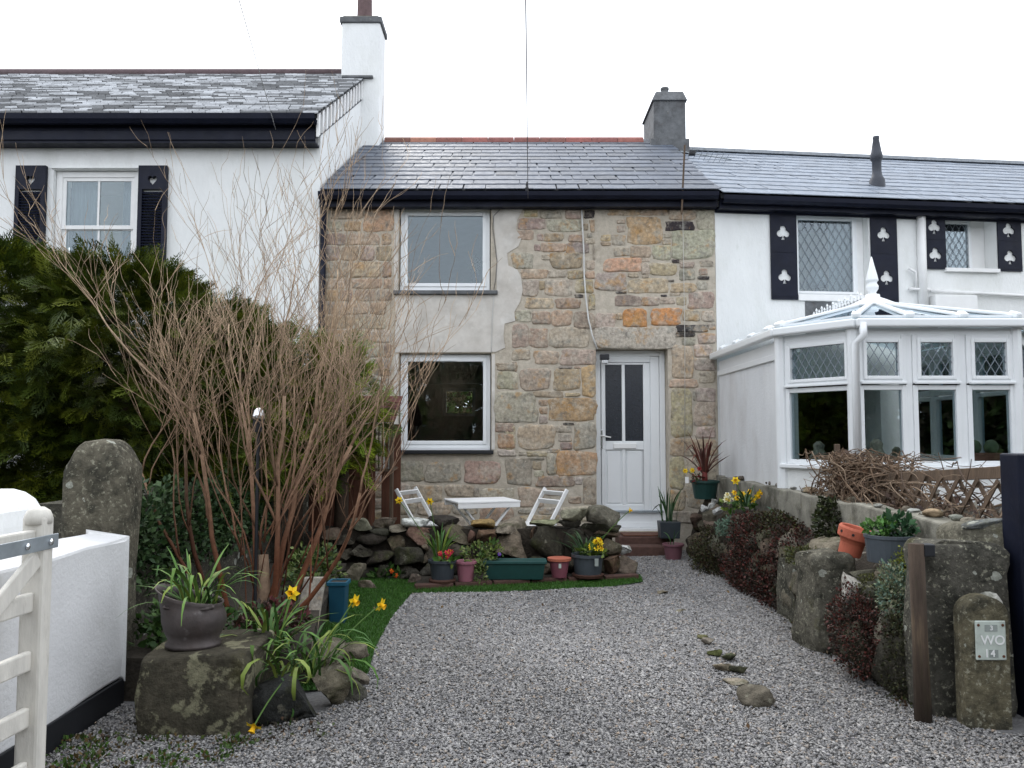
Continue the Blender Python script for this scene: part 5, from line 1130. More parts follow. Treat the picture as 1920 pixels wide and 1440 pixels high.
# ------------------------------------------------------------------ left side: wall, gate, stones
ww = thing('garden_wall', 'low white painted wall with black plinth behind the open gate', 'wall', (-2.1, 3.6, 0))
WX = -2.03
mb = MB(); V = []
for i in range(15):
    y = 1.6 + 2.74 * i / 14; z = .86 + .006 * math.sin(i * 1.7)
    V += [(WX, y, .13 + .01 * math.sin(i * 1.1)), (WX, y, z), (WX - .2, y, z + .03), (WX - .2, y, .13)]
mb.add(V, [(4 * i + j, 4 * i + 4 + j, 4 * i + 4 + (j + 1) % 4, 4 * i + (j + 1) % 4) for i in range(14) for j in range(4)] + [(3, 2, 1, 0), (56, 57, 58, 59)])
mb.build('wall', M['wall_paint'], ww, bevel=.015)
MB().box(WX - .21, WX + .008, 1.6, 4.35, -.03, .135).build('plinth', M['dark'], ww, bevel=.006)
# white pier with rounded gable top
pr = MB(); xa, xb = -2.62, -2.27; ya, yb = 3.3, 4.0; prof = [(xa, -.03), (xb, -.03), (xb, .98)] + [((xa + xb) / 2 + (xb - xa) / 2 * math.cos(R(a)), .98 + .16 * math.sin(R(a)) ** .8) for a in range(20, 161, 20)] + [(xa, .98)]
n = len(prof); pr.add([(x, ya, z) for x, z in prof] + [(x, yb, z) for x, z in prof], [tuple(range(n)), tuple(range(2 * n - 1, n - 1, -1))] + [(i, n + i, n + (i + 1) % n, (i + 1) % n) for i in range(n)])
tag(pr.build('wall_pier', M['white_render'], bevel=.02), 'white rendered pier with rounded top behind the gate', 'pier')
# five bar gate, open along the wall
gt = thing('field_gate', 'weathered cream five bar gate standing open at the left edge', 'gate', (-1.87, 3.2, 0))
gx = at(64, 1200, 3.2).x; gy = 3.2; zt = at(64, 952, 3.2).z
def gpt(s, z): return Vector((gx - .06 * s, gy - s, z))
MB().hexa([(gx - .045, gy - .035, .02), (gx + .045, gy - .035, .02), (gx + .045, gy + .035, .02), (gx - .045, gy + .035, .02), (gx - .045, gy - .035, zt - .03), (gx + .045, gy - .035, zt - .03), (gx + .045, gy + .035, zt - .03), (gx - .045, gy + .035, zt - .03)]).build('stile', M['gate_paint'], gt, bevel=.012)
MB().lathe([(.05, -.031), (.049, .0), (.04, .02), (.02, .033)], (gx, gy, zt - .03), 12).build('stile_top', M['gate_paint'], gt, smooth=True)
for z, hh in ((1.0, .07), (.76, .075), (.54, .075), (.33, .075), (.13, .075)):
    MB().bar(gpt(.03, z), gpt(2.2, z), .03, hh).build('rail', M['gate_paint'], gt, bevel=.008)
MB().bar(gpt(.04, .93) + Vector((.026, 0, 0)), gpt(1.3, .1) + Vector((.026, 0, 0)), .02, .07).build('brace', M['gate_paint'], gt, bevel=.006)
MB().bar(gpt(-.05, .985) + Vector((.048, 0, 0)), gpt(.8, .985) + Vector((.048, 0, 0)), .006, .055).build('strap_hinge', M['metal'], gt, bevel=.002)
for s in (.0, .14, .4): MB().lathe([(.014, 0), (.012, .006), (.002, .009)], gpt(s, .985) + Vector((.052, 0, 0)), 10, Matrix.Rotation(R(90), 3, 'Y')).build('bolt', M['chrome'], gt, smooth=True)
# granite standing post
stand('standing_stone', 118, 240, 820, 1300, 4.42, .27, 46, (.11, .1, .075), 'tall round topped granite gatepost in front of the hedge', 'gatepost', p=.3, rough=.02)
st_ = bpy.data.objects['standing_stone']
V = np.array([v.co[:] for v in st_.data.vertices]); top = V[:, 2].max(); cx = V[:, 0].mean(); hw = (V[:, 0].max() - V[:, 0].min()) / 2
k = np.clip((V[:, 2] - (top - .17)) / .17, 0, 1); V[:, 0] = cx + (V[:, 0] - cx) * (1 - .14 * k ** 2.6); dx = np.abs(V[:, 0] - cx) / hw; V[:, 2] -= .15 * dx ** 2.4 * k
st_.data.vertices.foreach_set('co', V.astype(np.float32).ravel())
a, b = at(252, 1290, 3.9), at(458, 1290, 3.9)
tag(block('granite_block', ((a.x + b.x) / 2, 4.16, .165), (b.x - a.x, .56, .40), 47, (.07, .062, .045), M['lichen_block'], p=.1, rough=.014, rz=.05, sub=5, chips=4), 'big lichen crusted granite block under the copper scuttle', 'stone')
# copper scuttle with daffodil leaves
q = at(360, 1214, 4.08); sc = thing('coal_scuttle', 'tarnished copper coal scuttle planted with daffodil leaves', 'planter', (q.x, 4.1, .36)); 
V = []; n = 30; prof = [(.108, .0), (.124, .004), (.124, .02), (.108, .034), (.128, .075), (.142, .12), (.142, .155), (.132, .195), (.122, .22), (.13, .24)]
mb = MB(); base = 0
for r_, z in prof:
    for j in range(n):
        t_ = 2 * math.pi * j / n; lip = max(0, -math.cos(t_)) ** 2; rr = r_ + (.05 * lip * max(0, (z - .15) / .09)); zz = z + (.055 * lip - .03 * max(0, math.cos(t_))) * max(0, (z - .1) / .14)
        mb.v.append((rr * 1.08 * math.cos(t_), rr * math.sin(t_), zz))
k0 = len(prof)
for i in range(k0 - 1):
    for j in range(n): j2 = (j + 1) % n; mb.f.append((i * n + j, i * n + j2, (i + 1) * n + j2, (i + 1) * n + j))
mb.f.append(tuple(range(n - 1, -1, -1)))
o = mb.build('bucket', M['copper'], sc, smooth=True, local=True); sm = o.modifiers.new('thick', 'SOLIDIFY'); sm.thickness = .006
MB().lathe([(.001, .175), (.118, .175), (.118, .18), (.001, .19)], (0, 0, 0), 20).build('compost', M['soil'], sc, local=True)
mb = MB(); mb.tube([(.02 + .12 * math.cos(t_ * math.pi), -.13 + .03 * math.sin(t_ * math.pi), .215 - .02 * math.sin(t_ * math.pi)) for t_ in [i / 10 for i in range(11)]], .008, 7); mb.build('handle', M['copper'], sc, local=True, smooth=True)
add_leaves(sc, 'leaves', 46, (.02, 0, .17), .08, .36, .015, .45, 1.3, LEAFG, 71, True)
# raised bed behind the block
rb = MB(); bedp = [(-2.05, 4.4), (-1.35, 4.35), (-1.15, 4.7), (-1.32, 5.6), (-1.55, 7.6), (-2.3, 7.6), (-2.2, 4.4)]
n = len(bedp); rb.add([(x, y, -.02) for x, y in bedp] + [(x * .97 - .02, y, .22) for x, y in bedp], [tuple(range(n, 2 * n))] + [(i, (i + 1) % n, n + (i + 1) % n, n + i) for i in range(n)])
tag(rb.build('flower_bed', M['soil']), kind='structure')
EDG = [(530, 1330, 4.05, .34, .24, (.035, .036, .034), 'dark slate boulder at the front of the flower bed'), (618, 1300, 4.25, .22, .24, (.16, .14, .10), 'pale fissured rock beside the dark slate boulder'), (655, 1305, 4.35, .16, .12, (.10, .095, .08), 'small grey rock at the gravel edge'),
       (590, 1222, 4.7, .36, .14, (.13, .115, .085), 'flat brown rock above the daffodils'), (655, 1215, 4.75, .22, .1, (.14, .12, .09), 'long flat rock on the turf edge'), (668, 1245, 4.6, .13, .12, (.16, .14, .11), 'little brown rock below the flat one')]
for i, (x, y, Y, w, h_, c, lb_) in enumerate(EDG):
    q = at(x, y, Y); tag(rock('rock', (q.x, Y + .06, h_ * .42 + (.1 if y < 1230 else 0)), (w, w * .75, h_), 600 + i, c, sub=3), lb_, 'rock')
daffs('daffodil clump with one upright bloom behind the front boulder', (at(505, 1200, 4.45).x, 4.45, .2), [(at(548, 1112, 4.4), (-.2, -1, .1))], 34, .46, 72, spread=.07, lean=.42, droop=1.2, wid=.017)
daffs('daffodil clump leaning over the gravel with two blooms', (at(585, 1240, 4.35).x, 4.35, .16), [(at(664, 1127, 4.5), (.8, -.5, -.35)), (at(714, 1134, 4.55), (.9, -.4, -.4))], 40, .42, 73, spread=.1, lean=.6, droop=1.6, wid=.018)
daffs('flopped daffodil leaves hanging over the dark boulder', (at(535, 1285, 4.1).x, 4.12, .22), [(at(476, 1362, 3.82), (-.2, -.6, -.8))], 18, .36, 74, spread=.08, lean=.9, droop=2.2, wid=.02)
shrublet('bedding_plant', 'low red and green plants in the bed behind the daffodils', (-1.42, 4.85, .3), (.2, .35, .12), 900, .04, [(.08, .02, .02), (.03, .06, .015), (.05, .03, .02)], 75, zmin=.2)
shrublet('bedding_plant', 'small dark greenery behind the copper scuttle', (-1.85, 4.7, .32), (.25, .3, .16), 900, .045, GR, 76, zmin=.2)
shrublet('variegated_shrub', 'low yellow green shrub beside the stone slab and caddy', (-1.62, 6.7, .3), (.22, .5, .2), 900, .045, [(.07, .11, .02), (.13, .16, .05), (.03, .06, .015)], 77, zmin=.05)
# weeds by the plinth: scattered ground cover
parts = []
for i in range(26):
    q = (rs.uniform(-1.98, -1.2), rs.uniform(3.45, 3.85), .015); parts.append(leafcloud(q, (.07, .06, .02), 34, .022, [(.05, .10, .015), (.03, .06, .01), (.09, .06, .02)], 700 + i, up=.6, zmin=.002))
v, f, c = join(parts); tag(mesh_np('weeds', v, f, M['vcol'], None, c), 'low green weeds between block and plinth', 'weeds', kind='stuff')
# leaning slab, blue caddy, solar lamp
a = at(580, 1105, 5.6); sl = MB(); sl.hexa([(a.x - .08, 5.5, .05), (a.x + .07, 5.5, .05), (a.x + .07, 5.54, .05), (a.x - .08, 5.54, .05), (a.x - .06, 5.68, .42), (a.x + .09, 5.68, .42), (a.x + .09, 5.72, .42), (a.x - .06, 5.72, .42)])
tag(sl.build('stone_slab', M['stone'], color=(.26, .235, .20), bevel=.008), 'flat grey slab leaning beside the shrub base', 'slab')
a = at(631, 1130, 6.1); cd = thing('food_caddy', 'blue plastic caddy standing by the turf', 'bin', (a.x, 6.15, 0))
taper(a.x - .065, a.x + .065, 6.1, 6.24, 0, .30, .012).build('body', M['plastic'], cd, color=(.008, .06, .10), bevel=.006)
m_ = MB(); m_.box(a.x - .075, a.x + .075, 6.09, 6.105, .285, .315); m_.box(a.x - .075, a.x + .075, 6.235, 6.25, .285, .315); m_.box(a.x - .075, a.x - .06, 6.105, 6.235, .285, .314); m_.box(a.x + .06, a.x + .075, 6.105, 6.235, .285, .314); m_.build('rim', M['plastic'], cd, color=(.01, .085, .14), bevel=.004)
MB().box(a.x - .059, a.x + .059, 6.106, 6.234, .3, .304).build('compost', M['soil'], cd)
a = at(485, 778, 5.3); so_ = thing('solar_lamp', 'slim garden lamp with shiny dome among the shrub stems', 'lamp', (a.x, 5.3, .2))
MB().lathe([(.042, -.03), (.04, .0), (.03, .03), (.012, .045)], a, 16).build('dome', M['chrome'], so_, smooth=True)
MB().lathe([(.034, -.11), (.036, -.035), (.03, -.03)], a, 14).build('lantern', M['dark'], so_)
MB().tube([(a.x, 5.3, .2), (a.x, 5.3, a.z - .11)], .011, 7).build('stake', M['dark'], so_)
# lean-to store with tiled roof
sx0, sx1, sx2 = at(640, 880, 8.9).x, at(699, 880, 8.9).x, at(737, 880, 8.9).x
sh = thing('timber_store', 'brown timber store with small red tiled roof against the cottage', 'shed', ((sx0 + sx1) / 2, 9.2, 0))
x = sx0 - .35
while x < sx1 - .05:
    MB().box(x, x + .118, 8.9 + rs.uniform(-.003, .003), 8.925, 0, 1.52).build('plank', M['wood'], sh, bevel=.003); x += .12
MB().box(sx1 - .04, sx1, 8.87, 8.95, 0, 1.53).build('post', M['wood'], sh, bevel=.004)
MB().box(sx2 - .035, sx2, 8.88, 8.95, 0, 1.53).build('post', M['grey_wood'], sh, bevel=.004)
MB().box(sx1, sx2, 9.5, 9.53, 0, 1.52).build('back_board', M['wood'], sh)
for z in (.42, 1.0): MB().box(sx1 + .002, sx2 - .036, 8.9, 9.49, z, z + .03).build('shelf', M['grey_wood'], sh)
for i in range(5): MB().box(sx1 + .02 + rs.uniform(0, .02), sx2 - .05, 9.0, 9.4, .05 + i * .07, .11 + i * .07).build('brick', M['brick'], sh, bevel=.005)
for (x, s) in ((sx1 + .05, 1), ((sx1 + sx2) / 2, 1), (sx2 - .06, 1)): MB().box(x, x + .014, 8.93, 8.945, 1.03, 1.52).build('bar', M['white_paint'] if x > sx1 + .1 else M['grey_wood'], sh)
for i in range(6):
    for j in range(4):
        x = sx2 + .03 - .165 * (6 - i); zz = 1.53 + j * .075; yy = 8.8 + j * .16
        MB().hexa([(x, yy, zz), (x + .16, yy, zz), (x + .16, yy + .2, zz + .08), (x, yy + .2, zz + .08), (x, yy - .004, zz + .014), (x + .16, yy - .004, zz + .014), (x + .16, yy + .2, zz + .094), (x, yy + .2, zz + .094)]).build('roof_tile', M['ridge'], sh, color=jit((.09, .028, .024), rs, .25), bevel=.003)
# boundary wall on the left, under ivy
lw = MB(); lw.box(-2.75, -2.45, 4.75, 9.9, -.03, 1.0)
tag(lw.build('boundary_wall', M['granite'], color=(.08, .075, .06)), 'dark stone boundary wall under the hedge', 'wall')
parts = [leafcloud((-2.38 + .06 * math.sin(i), 4.9 + i * .22, .75), (.1, .22, .34), 420, .045, [(.035, .07, .02), (.05, .09, .03), (.02, .05, .015)], 800 + i, zmin=.02) for i in range(14)]
v, f, c = join(parts); iv = thing('ivy', 'ivy covering the boundary wall behind the shrub', 'plant', (-2.4, 5.5, 0)); mesh_np('foliage', v, f, M['vcol'], iv, c)

# ------------------------------------------------------------------ conifers
def frond_templates():
    T = []
    for k in range(4):
        g = random.Random(900 + k); V = []; Fc = []
        def leaf(p, d, l, w):
            d = Vector(d).normalized(); s = Vector((-d.y, d.x, 0)); q = len(V); p = Vector(p)
            V.extend([p, p + d * l * .45 + s * w, p + d * l, p + d * l * .45 - s * w]); Fc.extend([(q, q + 1, q + 2), (q, q + 2, q + 3)])
        leaf((0, 0, 0), (1, 0, 0), 1.0, .02)
        for i in range(9):
            t = .12 + i * .1; l = (.5 * (1 - t) + .1) * g.uniform(.7, 1.2); z = -.10 * t * t
            for s in (1, -1):
                a = R(48 - 14 * t) * s + g.gauss(0, .08); d = (math.cos(a), math.sin(a), g.uniform(-.12, .1)); leaf((t, 0, z), d, l, .019)
                if l > .22: leaf((t + d[0] * l * .45, d[1] * l * .45, z), (math.cos(a * .35), math.sin(a * .35), 0), l * .55, .015)
        T.append((np.array([tuple(v) for v in V]), np.array(Fc)))
    return T
FT_ = frond_templates()
def fronds(P, D, S, C, seed):
    g = np.random.default_rng(seed); outV = []; outF = []; outC = []; off = 0; k = g.integers(0, len(FT_), len(P))
    D = D / np.linalg.norm(D, axis=1)[:, None]; side = np.cross(D, np.array([0, 0, 1.0]) + .5 * g.normal(size=D.shape)); side /= np.linalg.norm(side, axis=1)[:, None]; up = np.cross(side, D)
    for t, (TV, TF) in enumerate(FT_):
        i = np.where(k == t)[0]; n = len(i)
        if not n: continue
        W = P[i][:, None, :] + S[i][:, None, None] * (TV[None, :, 0:1] * D[i][:, None, :] + TV[None, :, 1:2] * side[i][:, None, :] + TV[None, :, 2:3] * up[i][:, None, :])
        outV.append(W.reshape(-1, 3)); outF.append((TF[None] + (np.arange(n) * len(TV))[:, None, None]).reshape(-1, 3) + off); off += n * len(TV)
        tip = .75 + .5 * np.clip(TV[:, 0], 0, 1); outC.append((C[i][:, None, :] * tip[None, :, None]).reshape(-1, 3))
    return np.concatenate(outV), np.concatenate(outF), np.concatenate(outC)
def conifer(label, x, y, r, z0, z1, n, seed, fs=.23, group='conifers of the garden hedge', k=1.0):
    t = thing('conifer', label, 'tree', (x, y, 0), group=group); g = np.random.default_rng(seed)
    mb = MB(); mb.tube([(x, y, -.05), (x + .03, y, z1 * .5), (x, y + .02, z1 * .92)], [.09, .06, .015], 8, c=(.05, .035, .025))
    rr = random.Random(seed)
    for i in range(26):
        z = z0 + (z1 - z0) * rr.random() * .85; a = rr.uniform(0, 6.28); l = r * rr.uniform(.5, .9); mb.tube([(x, y, z), (x + math.cos(a) * l * .5, y + math.sin(a) * l * .5, z + .08), (x + math.cos(a) * l, y + math.sin(a) * l, z + .05)], [.02, .014, .006], 5, c=(.05, .035, .025))
    mb.build('trunk', M['vmatte'], t, smooth=True)
    a = g.uniform(0, 2 * math.pi, n); h = g.random(n); z = z0 + (z1 - z0) * h
    lump = 1 + .16 * np.sin(3 * a + 6 * h + seed) + .12 * np.sin(7 * a - 11 * h)
    prof = np.minimum(1, (1.05 - h) * 2.6) ** .6 * np.minimum(1, .75 + h * 1.2); rad = r * prof * lump * (.45 + .55 * g.random(n) ** .45)
    P = np.stack([x + np.cos(a) * rad, y + np.sin(a) * rad, z + .05 * g.normal(size=n)], 1)
    D = np.stack([np.cos(a), np.sin(a), g.normal(-.05, .35, n) + .9 * np.clip(h - .75, 0, 1) * 4], 1) + .35 * g.normal(size=(n, 3))
    S = fs * (.6 + .7 * g.random(n)); base = np.array([[.05, .08, .006], [.075, .105, .007], [.03, .052, .007], [.10, .125, .009]])[g.integers(0, 4, n)]
    C = base * np.array([k * 1.05, k, k * .9]) * (.75 + .4 * g.random(n))[:, None]
    v, f, c = fronds(P, D, S, C, seed); mesh_np('crown', v, f, M['vcol'], t, c); return t
conifer('dense green conifer at the far left, highest of the hedge', -4.5, 7.0, 1.0, .5, 2.92, 7000, 1, k=1.05)
conifer('dark conifer behind the granite standing stone', -3.4, 7.1, .95, .75, 2.8, 7000, 2, k=.85)
conifer('conifer in the middle of the hedge behind the shrub', -2.8, 7.7, .72, .9, 2.5, 3800, 3, k=1.15)
conifer('shorter conifer between hedge middle and timber store', -2.2, 8.3, .52, .9, 2.35, 1600, 4, k=1.9)
conifer('small loose conifer beside the tiled store roof', -1.75, 8.35, .36, 1.15, 2.2, 700, 5, .22, k=2.0)

# ------------------------------------------------------------------ bare multi-stemmed shrub
bs = thing('bare_shrub', 'tall leafless shrub with many reddish stems in the flower bed', 'shrub', (-1.72, 5.4, .2))
gs = random.Random(21); stems = MB(); twigs = MB()
def lerp3(a, b, t): return tuple(a[i] + (b[i] - a[i]) * t for i in range(3))
def grow(p, d, r, L, lvl):
    k = 7 if lvl < 2 else 5; pts = [Vector(p)]; rad = [r]; dd = Vector(d).normalized(); q = Vector(p)
    up = (.06, .05, .05, .03, .02)[lvl]; jt = (.10, .14, .14, .15, .15)[lvl]
    for i in range(k):
        dd = (dd + Vector((gs.gauss(0, jt), gs.gauss(0, jt), gs.gauss(up, .06)))).normalized(); q = q + dd * L / k; pts.append(q.copy()); rad.append(r * (1 - (.5 if lvl < 3 else .55) * (i + 1) / k))
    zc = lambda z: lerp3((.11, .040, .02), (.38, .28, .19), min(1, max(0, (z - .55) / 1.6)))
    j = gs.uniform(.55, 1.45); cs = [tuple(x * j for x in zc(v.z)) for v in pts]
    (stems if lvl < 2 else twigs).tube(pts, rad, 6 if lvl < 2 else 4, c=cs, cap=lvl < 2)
    if lvl >= 4: return
    nch = (gs.randint(3, 4), gs.randint(3, 5), gs.randint(3, 5), gs.randint(1, 3))[lvl]
    for c in range(nch):
        f = gs.uniform(.42 if lvl == 0 else .3, 1.0) if c else 1.0; i = min(k - 1, int(f * k)); base = pts[i].lerp(pts[i + 1], f * k - i if f < 1 else 1.0)
        dr_ = (pts[i + 1] - pts[i]).normalized(); ax = Vector((gs.gauss(0, 1), gs.gauss(0, 1), gs.gauss(0, .5))).normalized()
        nd = (dr_ + ax * gs.uniform(.25, .65) + Vector((0, 0, .22))).normalized()
        grow(base, nd, max(.002, rad[min(i + 1, k)] * (gs.uniform(.7, .9) if c == 0 else gs.uniform(.4, .65))), L * (.6, .56, .5, .45)[lvl] * gs.uniform(.75, 1.45), lvl + 1)
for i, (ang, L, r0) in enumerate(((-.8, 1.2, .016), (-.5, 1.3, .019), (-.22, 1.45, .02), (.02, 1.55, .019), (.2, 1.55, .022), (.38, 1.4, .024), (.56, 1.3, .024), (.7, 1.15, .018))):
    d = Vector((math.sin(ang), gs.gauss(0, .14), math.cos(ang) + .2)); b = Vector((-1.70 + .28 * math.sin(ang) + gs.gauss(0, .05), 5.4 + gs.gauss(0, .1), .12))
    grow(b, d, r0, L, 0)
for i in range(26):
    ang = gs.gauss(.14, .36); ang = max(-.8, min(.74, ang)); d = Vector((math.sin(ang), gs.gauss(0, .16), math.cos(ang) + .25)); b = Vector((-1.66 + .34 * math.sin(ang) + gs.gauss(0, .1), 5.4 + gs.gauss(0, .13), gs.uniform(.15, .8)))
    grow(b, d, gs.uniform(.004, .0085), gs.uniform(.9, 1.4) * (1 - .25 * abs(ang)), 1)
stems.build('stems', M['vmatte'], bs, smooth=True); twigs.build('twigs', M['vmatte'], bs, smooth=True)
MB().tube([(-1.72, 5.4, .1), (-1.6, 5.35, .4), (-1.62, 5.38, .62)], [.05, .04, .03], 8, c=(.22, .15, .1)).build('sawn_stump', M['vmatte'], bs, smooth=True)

# ------------------------------------------------------------------ turf and gravel
def inpoly(P, poly):
    x, y = P[:, 0], P[:, 1]; ins = np.zeros(len(P), bool); n = len(poly)
    for i in range(n):
        (x0, y0), (x1, y1) = poly[i], poly[(i + 1) % n]; c = ((y0 > y) != (y1 > y)) & (x < (x1 - x0) * (y - y0) / (y1 - y0 + 1e-9) + x0); ins ^= c
    return ins
tf = [gp(600, 1095), gp(772, 1090), gp(1198, 1076), gp(1206, 1092), gp(1140, 1102), gp(900, 1112), gp(772, 1113), gp(735, 1160), gp(702, 1220), gp(690, 1265), gp(660, 1290), gp(620, 1285)]
tf = [(p.x, p.y) for p in tf]; tf[0] = (-1.75, 8.1); tf[-1] = (-1.25, 4.5); tf.append((-1.45, 6.0))
sheet('lawn', tf, .008, M['turf'])
g = np.random.default_rng(5); P = np.stack([g.uniform(-1.8, 1.3, 150000), g.uniform(4.3, 8.2, 150000)], 1); P = P[inpoly(P, tf)][:60000]; n = len(P)
a = g.uniform(0, 6.28, n); h = g.uniform(.012, .028, n); w = .003
base = np.column_stack([P, np.full(n, .009)]); sdv = np.stack([np.cos(a), np.sin(a), 0 * a], 1) * w; tipv = base + np.stack([g.normal(0, .008, n), g.normal(0, .008, n), h], 1)
V = np.stack([base - sdv, base + sdv, tipv], 1).reshape(-1, 3); C = np.repeat(np.array([.035, .11, .014])[None] * (.6 + .8 * g.random(n))[:, None] + np.array([.012, .0, 0])[None] * g.random(n)[:, None], 3, 0)
tag(mesh_np('turf_blades', V, np.arange(3 * n).reshape(-1, 3), M['vcol'], None, C), 'short bright green artificial turf', 'turf', kind='stuff')
gv = [(-2.0, 1.5), (2.75, 1.5), (2.5, 3.9), (2.3, 3.9), (2.06, 4.25), (2.05, 5.2), (2.16, 6.4), (2.12, 8.0), (2.12, 9.95), (1.1, 9.9), (1.02, 8.3), (1.24, 8.1), (1.25, 7.75)]
gv += [(p.x, p.y) for p in (gp(1206, 1094), gp(1140, 1103), gp(900, 1113), gp(772, 1114), gp(735, 1161), gp(702, 1221), gp(692, 1262), gp(672, 1290))] + [(-.95, 4.2), (-1.25, 3.9), (-1.72, 3.9), (-1.78, 4.3), (-2.01, 4.3), (-2.01, 3.5)]
N = 400000; P = np.stack([g.uniform(-2.1, 2.8, N), g.uniform(1.5, 10, N)], 1); keep = g.random(N) < np.where(P[:, 1] < 3, .8, 1.0); P = P[keep & inpoly(P, gv)]; n = len(P)
s = g.gamma(6, .0045 / 6, n) + .0027; O = np.array([[1, 0, 0], [-1, 0, 0], [0, 1, 0], [0, -1, 0], [0, 0, 1], [0, 0, -1.0]])
Q = O[None] * (.7 + .5 * g.random((n, 6, 1))) + .28 * g.normal(size=(n, 6, 3))
ang = g.uniform(0, 6.28, n); ca, sa = np.cos(ang), np.sin(ang); el = g.uniform(1.0, 1.5, n)
X = Q[:, :, 0] * el[:, None]; Y = Q[:, :, 1]; Z = Q[:, :, 2] * .55
tl_ = g.normal(0, .35, n)[:, None]; X, Z = X * np.cos(tl_) - Z * np.sin(tl_), X * np.sin(tl_) + Z * np.cos(tl_)
Xr = X * ca[:, None] - Y * sa[:, None]; Yr = X * sa[:, None] + Y * ca[:, None]
hb = .006 * (np.sin(P[:, 0] * 2.1 + 1) * np.sin(P[:, 1] * 1.7) + .6 * np.sin(P[:, 0] * 5.3 + P[:, 1] * 3.1)) + .006
V = np.stack([P[:, 0:1] + Xr * s[:, None], P[:, 1:2] + Yr * s[:, None], hb[:, None] + (g.random(n) * .006)[:, None] + Z * s[:, None]], 2).reshape(-1, 3)
OF = np.array([[0, 2, 4], [2, 1, 4], [1, 3, 4], [3, 0, 4], [2, 0, 5], [1, 2, 5], [3, 1, 5], [0, 3, 5]]); near = P[:, 1] + 1.2 * g.random(n) < 5.6; ix = np.arange(n) * 6
Fc = np.concatenate([(OF[None] + ix[near][:, None, None]).reshape(-1, 3), (OF[None, :4] + ix[~near][:, None, None]).reshape(-1, 3)])
pal = np.array([[.25, .245, .245], [.31, .305, .305], [.19, .19, .195], [.15, .15, .155], [.36, .355, .35], [.26, .23, .205], [.21, .205, .22], [.30, .24, .19]])
pal = pal * np.array([.97, .955, .925])
C = pal[g.choice(8, n, p=[.28, .2, .2, .1, .06, .06, .08, .02])] * (.82 + .36 * g.random(n))[:, None]
low = np.sin(P[:, 0] * 1.9 + .6 * np.sin(P[:, 1] * 1.3)) * np.cos(P[:, 1] * 1.1 + .4) + .5 * np.sin(P[:, 0] * 4.7 + P[:, 1] * 2.3); C = C * (1 + .10 * low)[:, None]
tag(mesh_np('gravel', V, Fc, M['gravel'], None, np.repeat(C, 6, 0)), 'loose grey granite chippings covering the drive', 'gravel', kind='stuff')
# half buried stones along the drive
for i, (x, y, w, h_, c, lb_) in enumerate(((1415, 1322, .18, .11, (.12, .105, .08), 'largest round mossy rock lying in the gravel'), (1383, 1262, .12, .05, (.07, .07, .04), 'dark mossy stone half buried beyond the round rock'), (1355, 1258, .12, .05, (.24, .20, .14), 'tan flat stone half buried in the gravel'), (1340, 1232, .09, .05, (.10, .11, .04), 'green mossy stone half buried in the gravel'), (1327, 1210, .09, .05, (.24, .21, .17), 'pale stone farthest up the half buried line'), (1380, 1285, .14, .03, (.27, .23, .18), 'flat tan slab edge in the gravel before the round rock'), (1398, 1302, .1, .05, (.09, .10, .035), 'green mossed stone touching the round rock'), (1368, 1240, .1, .05, (.06, .065, .035), 'dark green stone amid the half buried line'), (1318, 1200, .08, .03, (.15, .14, .07), 'mossy chip at the far end of the stone line'), (1243, 1115, .1, .03, (.2, .17, .12), 'flat stone at the path bend'), (1275, 1150, .09, .03, (.2, .18, .13), 'small flat stone on the path'))):
    q = gp(x, y); tag(rock('rock', (q.x, q.y, h_ * .3 + .01), (w, w * .75, h_), 650 + i, c, sub=3), lb_, 'rock')

# ------------------------------------------------------------------ wires, cables, aerial
def wire(label, pts, r_, c, cat='cable', name='cable', sag=0.0):
    pts = [Vector(p) for p in pts]
    if sag:
        a, b = pts[0], pts[-1]; pts = [a.lerp(b, i / 24) - Vector((0, 0, sag * 4 * (i / 24) * (1 - i / 24))) for i in range(25)]
    return tag(MB().tube(pts, r_, 5).build(name, M['wire'], color=c, smooth=True), label, cat)
a = at(990, 372, 9.86); b = at(985, -60, 4.0)
wire('overhead phone wire rising from the cottage eaves', [a, b], .004, (.10, .10, .11), 'wire', 'overhead_wire')
tag(MB().lathe([(.02, 0), (.024, .05), (.012, .07), (.016, .1), (.004, .13)], at(988, 360, 9.84), 10).build('wire_clamp', M['dark']), 'dark wire clamp at the cottage gutter', 'clamp')
a = at(517, 243, 9.7); b = at(437, -40, 5.0); wire('overhead wire rising from the left house fascia', [a, b], .0035, (.3, .3, .3), 'wire', 'overhead_wire')
def fcable(label, px, r_, c, b=-.03):
    return wire(label, [F0.W(*(lambda q: (q[0], b, q[1]))(F0.uz(x, y))) for x, y in px], r_, c)
fcable('white cable clipped down the stones to the door', [(1090, 395), (1092, 430), (1094, 470), (1095, 520), (1098, 560), (1103, 600), (1110, 630), (1119, 655)], .010, (.6, .6, .58), -.035)
fcable('thin grey cable round the upper window corner', [(985, 391), (960, 388), (940, 391), (926, 405), (924, 430), (928, 460), (932, 490), (930, 520), (926, 544)], .0045, (.12, .12, .12), -.018)
fcable('thin white cable hanging beside the render patch', [(926, 553), (923, 600), (922, 650), (921, 662)], .004, (.5, .5, .48), -.018)
fcable('thin pale cable down the right corner stones', [(1279, 400), (1281, 520), (1283, 640), (1283, 855)], .004, (.5, .48, .44), -.035)
ae = thing('tv_aerial', 'thin television aerial on a pole above the right eaves', 'aerial', tuple(at(1278, 400, 9.88)))
a, b = at(1278, 402, 9.88), at(1284, 272, 9.88); MB().tube([a, b], .012, 7).build('pole', M['grey_wood'], ae)
p, q = at(1276, 284, 9.9), at(1372, 299, 9.75); MB().tube([p, q], .008, 6).build('boom', M['metal'], ae)
